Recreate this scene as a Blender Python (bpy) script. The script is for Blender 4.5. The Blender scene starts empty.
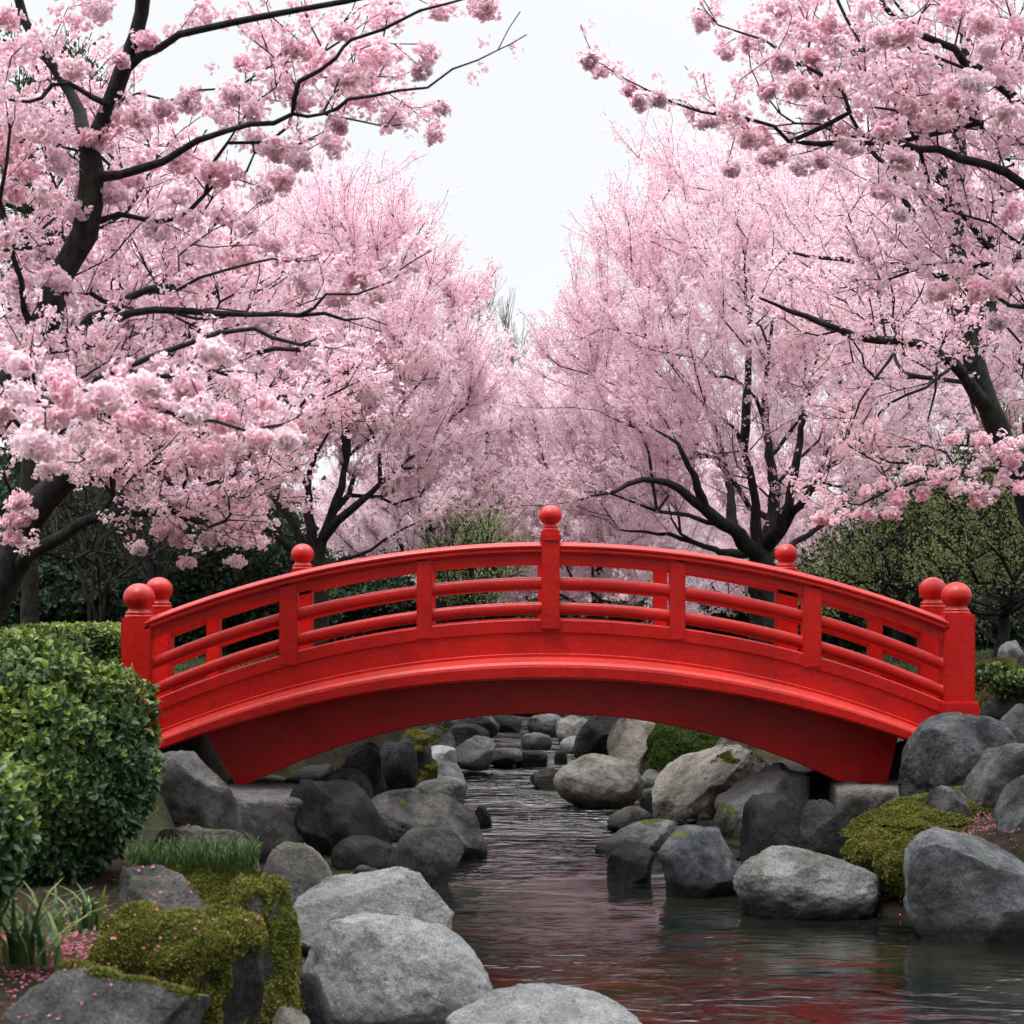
import bpy, bmesh, math, random
import numpy as np
from mathutils import Vector

# ------------------------------------------------------------------ scene, camera, light
S = bpy.context.scene
COL = S.collection
F = 1800.0            # focal length in pixels of a 1024 px frame
HZ = 600.0            # row of the horizon
EYE = 2.13            # eye height above the water
D = 15.35             # distance of the bridge's near face
PI = math.pi

cam_d = bpy.data.cameras.new('camera')
cam = bpy.data.objects.new('camera', cam_d); COL.objects.link(cam)
cam.location = (0, 0, EYE); cam.rotation_euler = (math.radians(90), 0, 0)
cam_d.sensor_width = 36; cam_d.lens = F / 1024 * 36
cam_d.shift_y = (HZ - 512) / 1024
cam_d.clip_end = 600
cam_d.dof.use_dof = True; cam_d.dof.focus_distance = D; cam_d.dof.aperture_fstop = 5.0
S.camera = cam

SUN_EL, SUN_AZ = math.radians(72), math.radians(215)
w = bpy.data.worlds.new('World'); S.world = w; w.use_nodes = True
nt = w.node_tree; bgn = nt.nodes['Background']
sky = nt.nodes.new('ShaderNodeTexSky'); sky.sky_type = 'NISHITA'; sky.sun_disc = False
sky.sun_elevation = SUN_EL; sky.sun_rotation = SUN_AZ
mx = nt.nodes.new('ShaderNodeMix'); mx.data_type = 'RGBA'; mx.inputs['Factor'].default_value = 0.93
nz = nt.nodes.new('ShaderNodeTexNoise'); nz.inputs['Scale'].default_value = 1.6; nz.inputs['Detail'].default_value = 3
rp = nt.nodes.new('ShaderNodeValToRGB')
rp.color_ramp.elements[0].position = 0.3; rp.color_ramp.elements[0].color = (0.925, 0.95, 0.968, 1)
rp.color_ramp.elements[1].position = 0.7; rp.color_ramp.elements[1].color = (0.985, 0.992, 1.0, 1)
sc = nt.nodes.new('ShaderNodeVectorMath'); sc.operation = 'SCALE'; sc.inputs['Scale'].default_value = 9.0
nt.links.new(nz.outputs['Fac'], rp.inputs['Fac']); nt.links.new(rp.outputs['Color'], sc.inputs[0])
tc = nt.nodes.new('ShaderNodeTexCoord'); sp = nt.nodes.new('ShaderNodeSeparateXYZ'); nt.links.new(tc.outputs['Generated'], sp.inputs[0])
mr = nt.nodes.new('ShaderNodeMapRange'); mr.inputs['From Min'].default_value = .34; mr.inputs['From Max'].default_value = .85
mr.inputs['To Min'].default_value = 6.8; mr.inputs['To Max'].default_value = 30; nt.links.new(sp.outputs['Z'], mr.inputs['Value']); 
my = nt.nodes.new('ShaderNodeMapRange'); my.inputs['From Min'].default_value = -.85; my.inputs['From Max'].default_value = .05   # sky dimmed behind the viewer, added to cut light on camera-facing fronts
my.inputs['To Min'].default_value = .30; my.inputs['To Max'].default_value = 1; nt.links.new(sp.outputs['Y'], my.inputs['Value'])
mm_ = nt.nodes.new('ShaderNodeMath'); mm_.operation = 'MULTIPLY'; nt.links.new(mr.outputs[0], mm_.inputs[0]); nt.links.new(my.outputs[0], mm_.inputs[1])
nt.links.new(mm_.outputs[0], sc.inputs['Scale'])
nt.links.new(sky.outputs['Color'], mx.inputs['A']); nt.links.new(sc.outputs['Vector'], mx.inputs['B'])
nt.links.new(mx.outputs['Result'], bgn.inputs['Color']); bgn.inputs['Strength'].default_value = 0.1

sun_d = bpy.data.lights.new('sun', 'SUN'); sun_d.energy = 1.5; sun_d.angle = math.radians(18); sun_d.color = (1, 0.97, 0.93)
sun = bpy.data.objects.new('sun', sun_d); COL.objects.link(sun)
sd = Vector((math.sin(SUN_AZ) * math.cos(SUN_EL), math.cos(SUN_AZ) * math.cos(SUN_EL), math.sin(SUN_EL)))
sun.rotation_euler = sd.to_track_quat('Z', 'Y').to_euler()
S.view_settings.view_transform = 'Standard'; S.view_settings.look = 'None'
S.view_settings.exposure = 0.60; S.view_settings.gamma = 1.0
S.render.resolution_x = 1024; S.render.resolution_y = 1024
try:
    S.cycles.max_bounces = 6; S.cycles.diffuse_bounces = 4; S.cycles.transmission_bounces = 4
except Exception: pass

def P(px, py, d):
    return np.array([(px - 512) / F * d, d, EYE - (py - HZ) / F * d])
def proj(v):
    v = np.asarray(v); return 512 + v[..., 0] / v[..., 1] * F, HZ - (v[..., 2] - EYE) / v[..., 1] * F

# ------------------------------------------------------------------ numpy helpers
def hash3(i, j, k, seed):
    n = (i * 374761393 + j * 668265263 + k * 2147483647 + seed * 1274126177).astype(np.int64) & 0xffffffff
    n = ((n ^ (n >> 13)) * 1274126177) & 0xffffffff
    return ((n ^ (n >> 16)) & 0xffff) / 65535.0
def vnoise(p, scale=1.0, seed=0):
    p = np.asarray(p, float) * scale; i = np.floor(p).astype(np.int64); f = p - i; f = f * f * (3 - 2 * f)
    r = 0
    for a in (0, 1):
        for b in (0, 1):
            for c in (0, 1):
                wgt = (f[:, 0] if a else 1 - f[:, 0]) * (f[:, 1] if b else 1 - f[:, 1]) * (f[:, 2] if c else 1 - f[:, 2])
                r = r + wgt * hash3(i[:, 0] + a, i[:, 1] + b, i[:, 2] + c, seed)
    return r * 2 - 1
def fbm(p, scale=1.0, seed=0, oct=4, gain=.5):
    r = 0; a = 1.0
    for o in range(oct):
        r = r + a * vnoise(p, scale * 2 ** o, seed + o * 17); a *= gain
    return r
def unit(v): return v / np.maximum(np.linalg.norm(v, axis=-1, keepdims=True), 1e-9)
def randdir(n, rng): return unit(rng.normal(size=(n, 3)))

def mesh(name, V, Fc, mat=None, parent=None, smooth=False, tint=None):
    """V (n,3); Fc: (m,k) array or list of such arrays"""
    if not isinstance(Fc, list): Fc = [Fc]
    V = np.ascontiguousarray(V, np.float32)
    me = bpy.data.meshes.new(name); me.vertices.add(len(V)); me.vertices.foreach_set('co', V.ravel())
    loops = np.concatenate([f.ravel() for f in Fc]).astype(np.int32)
    tot = np.concatenate([np.full(len(f), f.shape[1]) for f in Fc]).astype(np.int32)
    st = np.concatenate([[0], np.cumsum(tot)[:-1]]).astype(np.int32)
    me.loops.add(len(loops)); me.loops.foreach_set('vertex_index', loops)
    me.polygons.add(len(tot)); me.polygons.foreach_set('loop_start', st)
    try: me.polygons.foreach_set('loop_total', tot)
    except Exception: pass
    me.polygons.foreach_set('use_smooth', np.full(len(tot), bool(smooth)))
    me.update(calc_edges=True); me.validate()
    if tint is not None:
        at = me.color_attributes.new('tint', 'FLOAT_COLOR', 'POINT')
        c = np.zeros((len(V), 4), np.float32); c[:, :tint.shape[1]] = tint; c[:, 3] = 1
        at.data.foreach_set('color', c.ravel())
    if mat: me.materials.append(mat)
    o = bpy.data.objects.new(name, me); COL.objects.link(o)
    if parent: o.parent = parent
    return o
def localise(o, loc):
    """move the object's origin to loc without moving its mesh in the world"""
    me = o.data; n = len(me.vertices); a = np.empty(n * 3, np.float32); me.vertices.foreach_get('co', a)
    a = a.reshape(-1, 3) - np.asarray(loc, np.float32); me.vertices.foreach_set('co', a.ravel()); me.update(); o.location = loc
def tag(o, label=None, cat=None, group=None, kind=None):
    if label: o['label'] = label
    if cat: o['category'] = cat
    if group: o['group'] = group
    if kind: o['kind'] = kind
    return o
def thing(name, loc, label, cat, group=None):
    o = bpy.data.objects.new(name, None); COL.objects.link(o); o.location = loc; o.empty_display_size = .2
    return tag(o, label, cat, group)
def part(name, V, Fc, mat, root, **k):
    """a mesh given in world coordinates, parented to root (an unrotated Empty)"""
    return mesh(name, np.asarray(V) - np.array(root.location), Fc, mat, root, **k)

# ------------------------------------------------------------------ materials
def newmat(name):
    m = bpy.data.materials.new(name); m.use_nodes = True
    return m, m.node_tree, m.node_tree.nodes['Principled BSDF']
def nd(t, kind, **k):
    n = t.nodes.new(kind)
    for a, v in k.items():
        if a in n.inputs.keys(): n.inputs[a].default_value = v
        else: setattr(n, a, v)
    return n
def ramp(t, src, stops):
    r = t.nodes.new('ShaderNodeValToRGB'); e = r.color_ramp.elements
    while len(e) < len(stops): e.new(0.5)
    for x, (p, c) in zip(e, stops):
        x.position = p; x.color = (*c, 1) if len(c) == 3 else c
    t.links.new(src, r.inputs['Fac']); return r.outputs['Color']
def mixc(t, fac, a, b, mode='MIX'):
    m = t.nodes.new('ShaderNodeMix'); m.data_type = 'RGBA'; m.blend_type = mode
    for s, v in (('Factor', fac), ('A', a), ('B', b)):
        if isinstance(v, (int, float)): m.inputs[s].default_value = v
        elif isinstance(v, tuple): m.inputs[s].default_value = (*v, 1)
        else: t.links.new(v, m.inputs[s])
    return m.outputs['Result']
def math_(t, op, a, b=None, clamp=False):
    m = t.nodes.new('ShaderNodeMath'); m.operation = op; m.use_clamp = clamp
    for i, v in enumerate((a, b)):
        if v is None: continue
        if isinstance(v, (int, float)): m.inputs[i].default_value = v
        else: t.links.new(v, m.inputs[i])
    return m.outputs[0]
def noise_(t, co, scale, detail=4, rough=.55):
    n = nd(t, 'ShaderNodeTexNoise', Scale=scale, Detail=detail, Roughness=rough)
    if co is not None: t.links.new(co, n.inputs['Vector'])
    return n.outputs['Fac']
def bump(t, h, strength, dist, b, prev=None):
    n = nd(t, 'ShaderNodeBump', Strength=strength, Distance=dist); t.links.new(h, n.inputs['Height'])
    if prev: t.links.new(prev, n.inputs['Normal'])
    if b: t.links.new(n.outputs['Normal'], b.inputs['Normal'])
    return n.outputs['Normal']

def leafmat(name, stops, rstops=None, transl=.3, rough=.5, spec=.3):
    """colour from the tint attribute: r = along the petal or leaf, g = random per clump"""
    m, t, b = newmat(name)
    a = nd(t, 'ShaderNodeAttribute', attribute_name='tint')
    s = t.nodes.new('ShaderNodeSeparateColor'); t.links.new(a.outputs['Color'], s.inputs[0])
    c = ramp(t, s.outputs[0], stops)
    if rstops: c = mixc(t, 1.0, c, ramp(t, s.outputs[1], rstops), 'MULTIPLY')
    t.links.new(c, b.inputs['Base Color']); b.inputs['Roughness'].default_value = rough
    b.inputs['Specular IOR Level'].default_value = spec
    tr = t.nodes.new('ShaderNodeBsdfTranslucent'); t.links.new(c, tr.inputs['Color'])
    ms = t.nodes.new('ShaderNodeMixShader'); ms.inputs[0].default_value = transl
    t.links.new(b.outputs[0], ms.inputs[1]); t.links.new(tr.outputs[0], ms.inputs[2])
    t.links.new(ms.outputs[0], t.nodes['Material Output'].inputs['Surface'])
    return m
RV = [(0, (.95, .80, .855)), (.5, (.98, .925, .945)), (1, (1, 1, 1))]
M_pom = leafmat('double_blossom', [(0, (.60, .12, .22)), (.14, (.90, .56, .66)), (.5, (.98, .83, .88)), (1, (.99, .94, .955))], [(0, (.97, .81, .865)), (1, (1, 1, 1))], .68, .7, .08)
M_blo = leafmat('blossom', [(0, (.72, .32, .42)), (.25, (.95, .73, .80)), (1, (.99, .945, .96))], RV, .68, .7, .08)
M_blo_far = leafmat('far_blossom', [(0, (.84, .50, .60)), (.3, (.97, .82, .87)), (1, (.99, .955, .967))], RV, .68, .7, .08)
GV = [(0, (.5, .55, .5)), (.6, (1, 1, 1)), (1, (1.0, 1.0, 1.0))]
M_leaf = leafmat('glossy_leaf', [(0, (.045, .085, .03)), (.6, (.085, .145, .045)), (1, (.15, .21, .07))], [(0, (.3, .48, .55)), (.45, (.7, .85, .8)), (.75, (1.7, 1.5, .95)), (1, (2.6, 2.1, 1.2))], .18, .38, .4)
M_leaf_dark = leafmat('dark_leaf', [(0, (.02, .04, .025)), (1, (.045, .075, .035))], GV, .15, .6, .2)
M_leaf_mid = leafmat('mid_leaf', [(0, (.05, .085, .03)), (1, (.11, .15, .055))], GV, .3, .6, .2)
M_leaf_spring = leafmat('spring_leaf', [(0, (.22, .27, .11)), (1, (.42, .48, .21))], GV, .4, .6, .15)
M_redleaf = leafmat('young_red_leaf', [(0, (.28, .03, .03)), (1, (.45, .08, .05))], None, .3, .5, .2)
M_moss = leafmat('moss_green', [(0, (.05, .05, .018)), (.6, (.18, .175, .05)), (1, (.36, .33, .10))], [(0, (.42, .36, .28)), (.35, (.6, .75, .55)), (1, (1.1, 1.0, .9))], .15, .9, .05)
M_moss_bright = leafmat('moss_bright', [(0, (.025, .045, .012)), (.6, (.065, .10, .025)), (1, (.15, .19, .05))], [(0, (.5, .6, .5)), (1, (1.0, 1.0, 1.0))], .15, .9, .05)
M_grass = leafmat('grass_blade', [(0, (.04, .08, .025)), (1, (.12, .20, .06))], GV, .25, .5, .25)
M_petal = leafmat('fallen_petal', [(0, (.40, .10, .15)), (1, (.62, .27, .34))], [(0, (.45, .25, .25)), (1, (1, 1, 1))], .15, .7, .1)

def barkmat(name, c0, c1):
    m, t, b = newmat(name); g = t.nodes.new('ShaderNodeNewGeometry')
    mp = nd(t, 'ShaderNodeMapping'); mp.inputs['Scale'].default_value = (1, 1, .45); t.links.new(g.outputs['Position'], mp.inputs[0])
    n = noise_(t, mp.outputs[0], 22, 6, .7); n2 = noise_(t, g.outputs['Position'], 3, 3)
    c = ramp(t, n, [(.40, c0), (.60, c1)])
    c = mixc(t, ramp(t, n2, [(.55, (0, 0, 0)), (.75, (.35, .35, .35))]), c, (.06, .07, .035))
    t.links.new(c, b.inputs['Base Color']); b.inputs['Roughness'].default_value = .85; b.inputs['Specular IOR Level'].default_value = .25
    bump(t, n, .9, .03, b); return m
M_bark = barkmat('dark_bark', (.008, .008, .008), (.034, .030, .028))
M_bark_grey = barkmat('grey_bark', (.20, .17, .17), (.38, .34, .33))

def rockmat(name, c_lo, c_hi, speck=.5, moss=0.0, rough=.8, mossc=(.10, .115, .025), lichen=(.42, .42, .36), lich=.3):
    m, t, b = newmat(name)
    g = t.nodes.new('ShaderNodeNewGeometry'); pos = g.outputs['Position']
    oi = t.nodes.new('ShaderNodeObjectInfo')
    n1 = noise_(t, pos, 2.6, 6, .6); n2 = noise_(t, pos, 95, 3, .8); n3 = noise_(t, pos, 9, 8, .72); n4 = noise_(t, pos, 28, 6, .7)
    c = ramp(t, n1, [(.38, c_lo), (.60, c_hi)])
    c = mixc(t, 1.0, c, ramp(t, n3, [(.36, (.62, .62, .62)), (.5, (.96, .96, .96)), (.64, (1.2, 1.19, 1.16))]), 'MULTIPLY')
    sp = ramp(t, n2, [(.40, (1 - speck,) * 3), (.5, (1, 1, 1)), (.60, (1 + speck,) * 3)])
    c = mixc(t, 1.0, c, sp, 'MULTIPLY')
    lm = ramp(t, noise_(t, pos, 5.5, 8, .75), [(.58, (0, 0, 0)), (.68, (lich,) * 3)])
    c = mixc(t, lm, c, lichen)
    v = t.nodes.new('ShaderNodeTexVoronoi'); v.feature = 'DISTANCE_TO_EDGE'; v.inputs['Scale'].default_value = 2.3
    wv = t.nodes.new('ShaderNodeVectorMath'); wv.operation = 'ADD'
    nc = nd(t, 'ShaderNodeTexNoise', Scale=3.0, Detail=5); t.links.new(pos, nc.inputs['Vector'])
    t.links.new(pos, wv.inputs[0]); t.links.new(nc.outputs['Color'], wv.inputs[1]); t.links.new(wv.outputs[0], v.inputs['Vector'])
    crack = ramp(t, v.outputs['Distance'], [(0, (.55, .55, .55)), (.02, (1, 1, 1))])
    c = mixc(t, .6, c, crack, 'MULTIPLY')
    # object to object variation
    rv = math_(t, 'ADD', math_(t, 'MULTIPLY', oi.outputs['Random'], .35), .82)
    c = mixc(t, 1.0, c, ramp(t, math_(t, 'FRACT', math_(t, 'MULTIPLY', oi.outputs['Random'], 7.3)), [(0, (.90, .96, 1.04)), (.5, (1, 1, 1)), (1, (1.10, 1.0, .86))]), 'MULTIPLY')
    cc = t.nodes.new('ShaderNodeVectorMath'); cc.operation = 'SCALE'; t.links.new(c, cc.inputs[0]); t.links.new(rv, cc.inputs['Scale']); c = cc.outputs[0]
    sx = t.nodes.new('ShaderNodeSeparateXYZ'); t.links.new(pos, sx.inputs[0])
    sn = t.nodes.new('ShaderNodeSeparateXYZ'); t.links.new(g.outputs['Normal'], sn.inputs[0])
    if moss > 0:
        mm = math_(t, 'ADD', math_(t, 'MULTIPLY', sn.outputs[2], .45), noise_(t, pos, 3.7, 7, .7))
        mm = ramp(t, mm, [(.98 - moss * .4, (0, 0, 0)), (1.06 - moss * .4, (1, 1, 1))])
        mc = ramp(t, noise_(t, pos, 60, 3), [(.3, tuple(x * .45 for x in mossc)), (.7, tuple(x * 1.5 for x in mossc))])
        c = mixc(t, mm, c, mc)
    # wet band where the stone stands in the water
    zz = math_(t, 'ADD', sx.outputs[2], math_(t, 'MULTIPLY', n1, -.12))
    wet = ramp(t, zz, [(.01, (1, 1, 1)), (.10, (0, 0, 0))])
    c = mixc(t, math_(t, 'MULTIPLY', wet, .88), c, (.014, .015, .013))
    t.links.new(c, b.inputs['Base Color'])
    r = math_(t, 'SUBTRACT', rough, math_(t, 'MULTIPLY', wet, .5)); t.links.new(r, b.inputs['Roughness'])
    b.inputs['Specular IOR Level'].default_value = .14
    k = bump(t, n3, 1, .07, None); k = bump(t, n4, .9, .035, None, k); k = bump(t, v.outputs['Distance'], .0, .02, None, k); bump(t, n2, .8, .008, b, k)
    return m
M_rl = rockmat('pale_granite', (.30, .295, .29), (.42, .41, .40), .26, .0)
M_rm = rockmat('grey_stone', (.10, .10, .10), (.27, .265, .26), .3, .12)
M_rd = rockmat('wet_shaded_stone', (.014, .016, .017), (.052, .054, .056), .35, .0, .5, lich=.03)  # colour darkened for wetness and to paint in shade under the bridge
M_rb = rockmat('brown_grey_stone', (.12, .112, .10), (.33, .31, .285), .28, .15)
M_rmo = rockmat('mossy_stone', (.05, .055, .05), (.16, .155, .14), .4, .75)
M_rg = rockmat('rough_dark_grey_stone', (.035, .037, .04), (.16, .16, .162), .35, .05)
M_blk = rockmat('cut_stone', (.13, .125, .115), (.29, .275, .26), .4, .0, lich=.15)

def redmat():
    m, t, b = newmat('red_paint'); g = t.nodes.new('ShaderNodeNewGeometry'); pos = g.outputs['Position']
    n = noise_(t, pos, 1.7, 6, .65); n2 = noise_(t, pos, 26, 5, .7); n3 = noise_(t, pos, 55, 4, .8)
    c = ramp(t, n, [(.35, (.40, .0045, .0035)), (.62, (.56, .0085, .005))])
    c = mixc(t, 1.0, c, ramp(t, n2, [(.3, (.84, .82, .82)), (.6, (1.03, 1.0, 1.0))]), 'MULTIPLY')
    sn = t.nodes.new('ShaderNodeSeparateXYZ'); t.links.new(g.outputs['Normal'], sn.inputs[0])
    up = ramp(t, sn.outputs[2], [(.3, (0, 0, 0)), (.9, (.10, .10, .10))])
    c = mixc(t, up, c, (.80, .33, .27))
    chip = ramp(t, n3, [(.69, (0, 0, 0)), (.71, (.6, .6, .6))])
    c = mixc(t, chip, c, (.62, .30, .26))
    mp = nd(t, 'ShaderNodeMapping'); mp.inputs['Scale'].default_value = (9, 9, .7); t.links.new(pos, mp.inputs[0])
    st = ramp(t, noise_(t, mp.outputs[0], 1.2, 6, .65), [(.55, (0, 0, 0)), (.72, (.4, .4, .4))])
    c = mixc(t, st, c, (.20, .018, .014))
    t.links.new(c, b.inputs['Base Color'])
    t.links.new(ramp(t, n2, [(.4, (.30,) * 3), (.6, (.46,) * 3)]), b.inputs['Roughness'])
    b.inputs['Specular IOR Level'].default_value = .42
    mg = nd(t, 'ShaderNodeMapping'); mg.inputs['Scale'].default_value = (2.2, 40, 40); t.links.new(pos, mg.inputs[0]); gn = noise_(t, mg.outputs[0], 1.6, 5, .6)
    k = bump(t, n, .3, .02, None); k = bump(t, gn, .35, .004, None, k); bump(t, n2, .3, .004, b, k); return m
M_red = redmat()

def watermat():
    m, t, b = newmat('water'); g = t.nodes.new('ShaderNodeNewGeometry')
    b.inputs['Base Color'].default_value = (.012, .016, .011, 1); b.inputs['Roughness'].default_value = .03
    b.inputs['IOR'].default_value = 1.6; b.inputs['Specular IOR Level'].default_value = .8
    mp = nd(t, 'ShaderNodeMapping'); mp.inputs['Scale'].default_value = (.6, 1.3, 1); mp.inputs['Rotation'].default_value = (0, 0, .12)
    t.links.new(g.outputs['Position'], mp.inputs[0])
    n1 = nd(t, 'ShaderNodeTexNoise', Scale=5.5, Detail=2, Roughness=.5, Distortion=.6); t.links.new(mp.outputs[0], n1.inputs['Vector'])
    n2 = noise_(t, mp.outputs[0], 17, 4, .6); n3 = noise_(t, g.outputs['Position'], .9, 2)
    amp = ramp(t, n3, [(.40, (.22,) * 3), (.60, (1.15,) * 3)])
    h = math_(t, 'MULTIPLY', math_(t, 'ADD', n1.outputs['Fac'], math_(t, 'MULTIPLY', n2, .10)), amp)
    sy = t.nodes.new('ShaderNodeSeparateXYZ'); t.links.new(g.outputs['Position'], sy.inputs[0])
    rf = nd(t, 'ShaderNodeMapRange'); rf.inputs['From Min'].default_value = 13.5; rf.inputs['From Max'].default_value = 17.5; rf.inputs['To Min'].default_value = .40; rf.inputs['To Max'].default_value = 3.8
    t.links.new(sy.outputs[1], rf.inputs['Value']); h = math_(t, 'MULTIPLY', h, rf.outputs[0])
    bump(t, h, 1.0, .05, b)
    c = ramp(t, noise_(t, g.outputs['Position'], .8, 4), [(.4, (.003, .006, .006)), (.62, (.018, .017, .010))])
    t.links.new(c, b.inputs['Base Color']); return m
M_water = watermat()

def groundmat():
    m, t, b = newmat('ground'); g = t.nodes.new('ShaderNodeNewGeometry'); pos = g.outputs['Position']
    n = noise_(t, pos, .8, 6, .65); n2 = noise_(t, pos, 14, 6, .75); n3 = noise_(t, pos, 70, 3)
    soil = ramp(t, n2, [(.3, (.018, .014, .011)), (.7, (.075, .058, .042))])
    gr = ramp(t, n3, [(.3, (.035, .05, .015)), (.7, (.11, .13, .05))])
    c = mixc(t, ramp(t, n, [(.50, (0, 0, 0)), (.60, (.8, .8, .8))]), soil, gr)
    t.links.new(c, b.inputs['Base Color']); b.inputs['Roughness'].default_value = .95; b.inputs['Specular IOR Level'].default_value = .1
    k = bump(t, n2, 1, .06, None); bump(t, n3, 1, .015, b, k); return m
M_ground = groundmat()

# ------------------------------------------------------------------ terrain and water
XL = [(-10, 7.), (0, 6.), (3, 4.), (6, 2.2), (7.6, 1.0), (8.6, .2), (9.4, -.12), (11, -.35), (12.5, -.45), (13.7, -.5), (15.3, -.35), (17, -.45), (20, -.5), (23, -.6), (27, -.3), (31, .1), (36, .5), (60, 2)]
XR = [(-10, 14.), (0, 12.), (8, 9.), (9.5, 5.), (10.6, 3.4), (11.5, 2.7), (12.3, 2.1), (13.1, 1.35), (14, 1.1), (15.3, 1.0), (17, 1.0), (19, 1.3), (22, 1.25), (25, 1.1), (29, 1.3), (36, 1.6), (60, 3.5)]
WL = [(-10, -.9), (3, -.9), (6.9, -.98), (9, -1.45), (11, -1.75), (13, -2.35), (14.5, -2.75), (16.2, -2.75), (17.5, -2.0), (20, -1.6), (23, -1.5), (28, -.9), (36, -.3), (60, 1)]
WR = [(-10, 15.), (6, 12), (9.5, 6.), (10.6, 4.4), (11.5, 3.6), (12.5, 2.75), (14.5, 3.1), (15.2, 3.35), (16.4, 3.2), (17.5, 2.6), (20, 2.1), (24, 2.0), (30, 2.0), (60, 4.5)]
def edge(T, y): a = np.array(T); return np.interp(y, a[:, 0], a[:, 1])
def sst(x, a, b): t = np.clip((x - a) / (b - a), 0, 1); return t * t * (3 - 2 * t)
def terrain(x, y):
    x = np.asarray(x, float); y = np.asarray(y, float)
    l = edge(XL, y) - x; r = x - edge(XR, y); wl = edge(WL, y) - x; wr = x - edge(WR, y)
    p = np.stack([x, y, np.zeros_like(x)], -1).reshape(-1, 3)
    n = fbm(p, .9, 3, 4).reshape(x.shape); n2 = fbm(p, 4.5, 7, 3).reshape(x.shape)
    near = 1 - sst(y, 9.5, 13)
    zl = -.35 + .42 * sst(l, -.15, .45) + (.62 * near + .95 * (1 - near)) * sst(wl, -.05, .4) + .25 * sst(wl, .3, 3)
    zr = -.35 + .42 * sst(r, -.15, .45) + (.42 + .25 * sst(y, 13, 15.5)) * sst(wr, -.2, .5) + .42 * sst(wr, .3, 2.2) + .15 * sst(wr, 2, 7)
    z = np.where(l > r, zl, zr) + (n * .05 + n2 * .02) * sst(np.maximum(l, r), 0, .5)
    far = sst(y, 33, 42)
    return np.maximum(z, -.35 + far * 1.6)
def grid(xs, ys, zf):
    X, Y = np.meshgrid(xs, ys); V = np.stack([X, Y, zf(X, Y)], -1).reshape(-1, 3)
    nx, ny = len(xs), len(ys); i = np.arange(nx * ny).reshape(ny, nx)
    return V, np.stack([i[:-1, :-1], i[:-1, 1:], i[1:, 1:], i[1:, :-1]], -1).reshape(-1, 4)
xs = np.concatenate([np.linspace(-300, -12, 30), np.arange(-11.6, 12, .1), np.linspace(12.5, 300, 30)])
ys = np.concatenate([np.linspace(-60, -3, 12), np.arange(-2, 40, .1), np.linspace(41, 400, 40)])
V, Fq = grid(xs, ys, terrain)
tag(mesh('ground', V, Fq, M_ground, smooth=True), 'soil and grass banks rising on both sides of the stream', 'ground', kind='structure')
V, Fq = grid(np.linspace(-3, 14, 18), np.linspace(-9, 42, 52), lambda X, Y: X * 0)
tag(mesh('stream_water', V, Fq, M_water), 'dark rippled stream reflecting pink blossom and sky', 'stream', kind='structure')

# ------------------------------------------------------------------ rocks
_ico = {}
def ico(sub):
    if sub not in _ico:
        bm = bmesh.new(); bmesh.ops.create_icosphere(bm, subdivisions=sub, radius=1)
        _ico[sub] = (np.array([v.co[:] for v in bm.verts]), np.array([[v.index for v in f.verts] for f in bm.faces])); bm.free()
    return _ico[sub]
def rockshape(seed, sub=5, cuts=9, cut=(.66, .92), boxy=2.7, rough=1.0):
    rng = np.random.default_rng(seed); v, f = ico(sub); v = v.copy()
    v = v / (np.abs(v) ** boxy).sum(1, keepdims=True) ** (1 / boxy)
    for k in range(cuts):
        n = randdir(1, rng)[0]; o = rng.uniform(*cut); s = v @ n - o
        v = v - np.outer(np.maximum(s, 0) * .94, n)
    so = rng.uniform(0, 50, 3)
    v = v * (1 + .10 * rough * vnoise(v + so, 1.5, seed)[:, None] + .032 * rough * fbm(v + so, 4, seed + 5, 4, .55)[:, None] + .010 * rough * fbm(v + so, 17, seed + 9, 3, .7)[:, None])
    v = v / np.abs(v).max(0)
    return v, f
ROCKS = {}
def rock(key, x0, x1, yt, yb, d, mat, seed, label, depth=.8, tilt=0, group=None, cuts=9, boxy=2.7, embed=.12, rough=1.0, yaw=None, cat='rock', name='boulder', skew=0):
    wpx = x1 - x0; sub = 6 if wpx > 110 else (5 if wpx > 35 else 4)
    v, f = rockshape(seed, sub, cuts, boxy=boxy, rough=rough)
    a = P((x0 + x1) / 2, yt, d); b = P((x0 + x1) / 2, yb, d)
    hw = (x1 - x0) / 2 * d / F; zt = a[2]; zb = b[2] - embed; hz = (zt - zb) / 2
    if tilt:
        c, s = math.cos(tilt), math.sin(tilt); R = np.array([[c, 0, -s], [0, 1, 0], [s, 0, c]]); v = v @ R.T; v = v / np.abs(v).max(0)
    v = v * np.array([hw, hw * depth, hz]); v[:, 0] += skew * v[:, 2]
    c = np.array([a[0], d + hw * depth * .55, (zt + zb) / 2])
    o = mesh(name, v, f, mat, smooth=True); o.location = c
    tag(o, label, cat, group); ROCKS[key] = (o, v, f, c); return o
def tri_samples(v, f, n, rng, mask=None):
    a, b, c = v[f[:, 0]], v[f[:, 1]], v[f[:, 2]]; nr = np.cross(b - a, c - a); ar = np.linalg.norm(nr, axis=1); nr = unit(nr)
    if mask is not None: ar = ar * mask((a + b + c) / 3, nr)
    if ar.sum() < 1e-9: return np.zeros((0, 3)), np.zeros((0, 3))
    i = rng.choice(len(f), n, p=ar / ar.sum()); r = rng.random((n, 2)); sq = np.sqrt(r[:, :1])
    p = (1 - sq) * a[i] + sq * (1 - r[:, 1:]) * b[i] + sq * r[:, 1:] * c[i]
    return p, nr[i]
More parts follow.
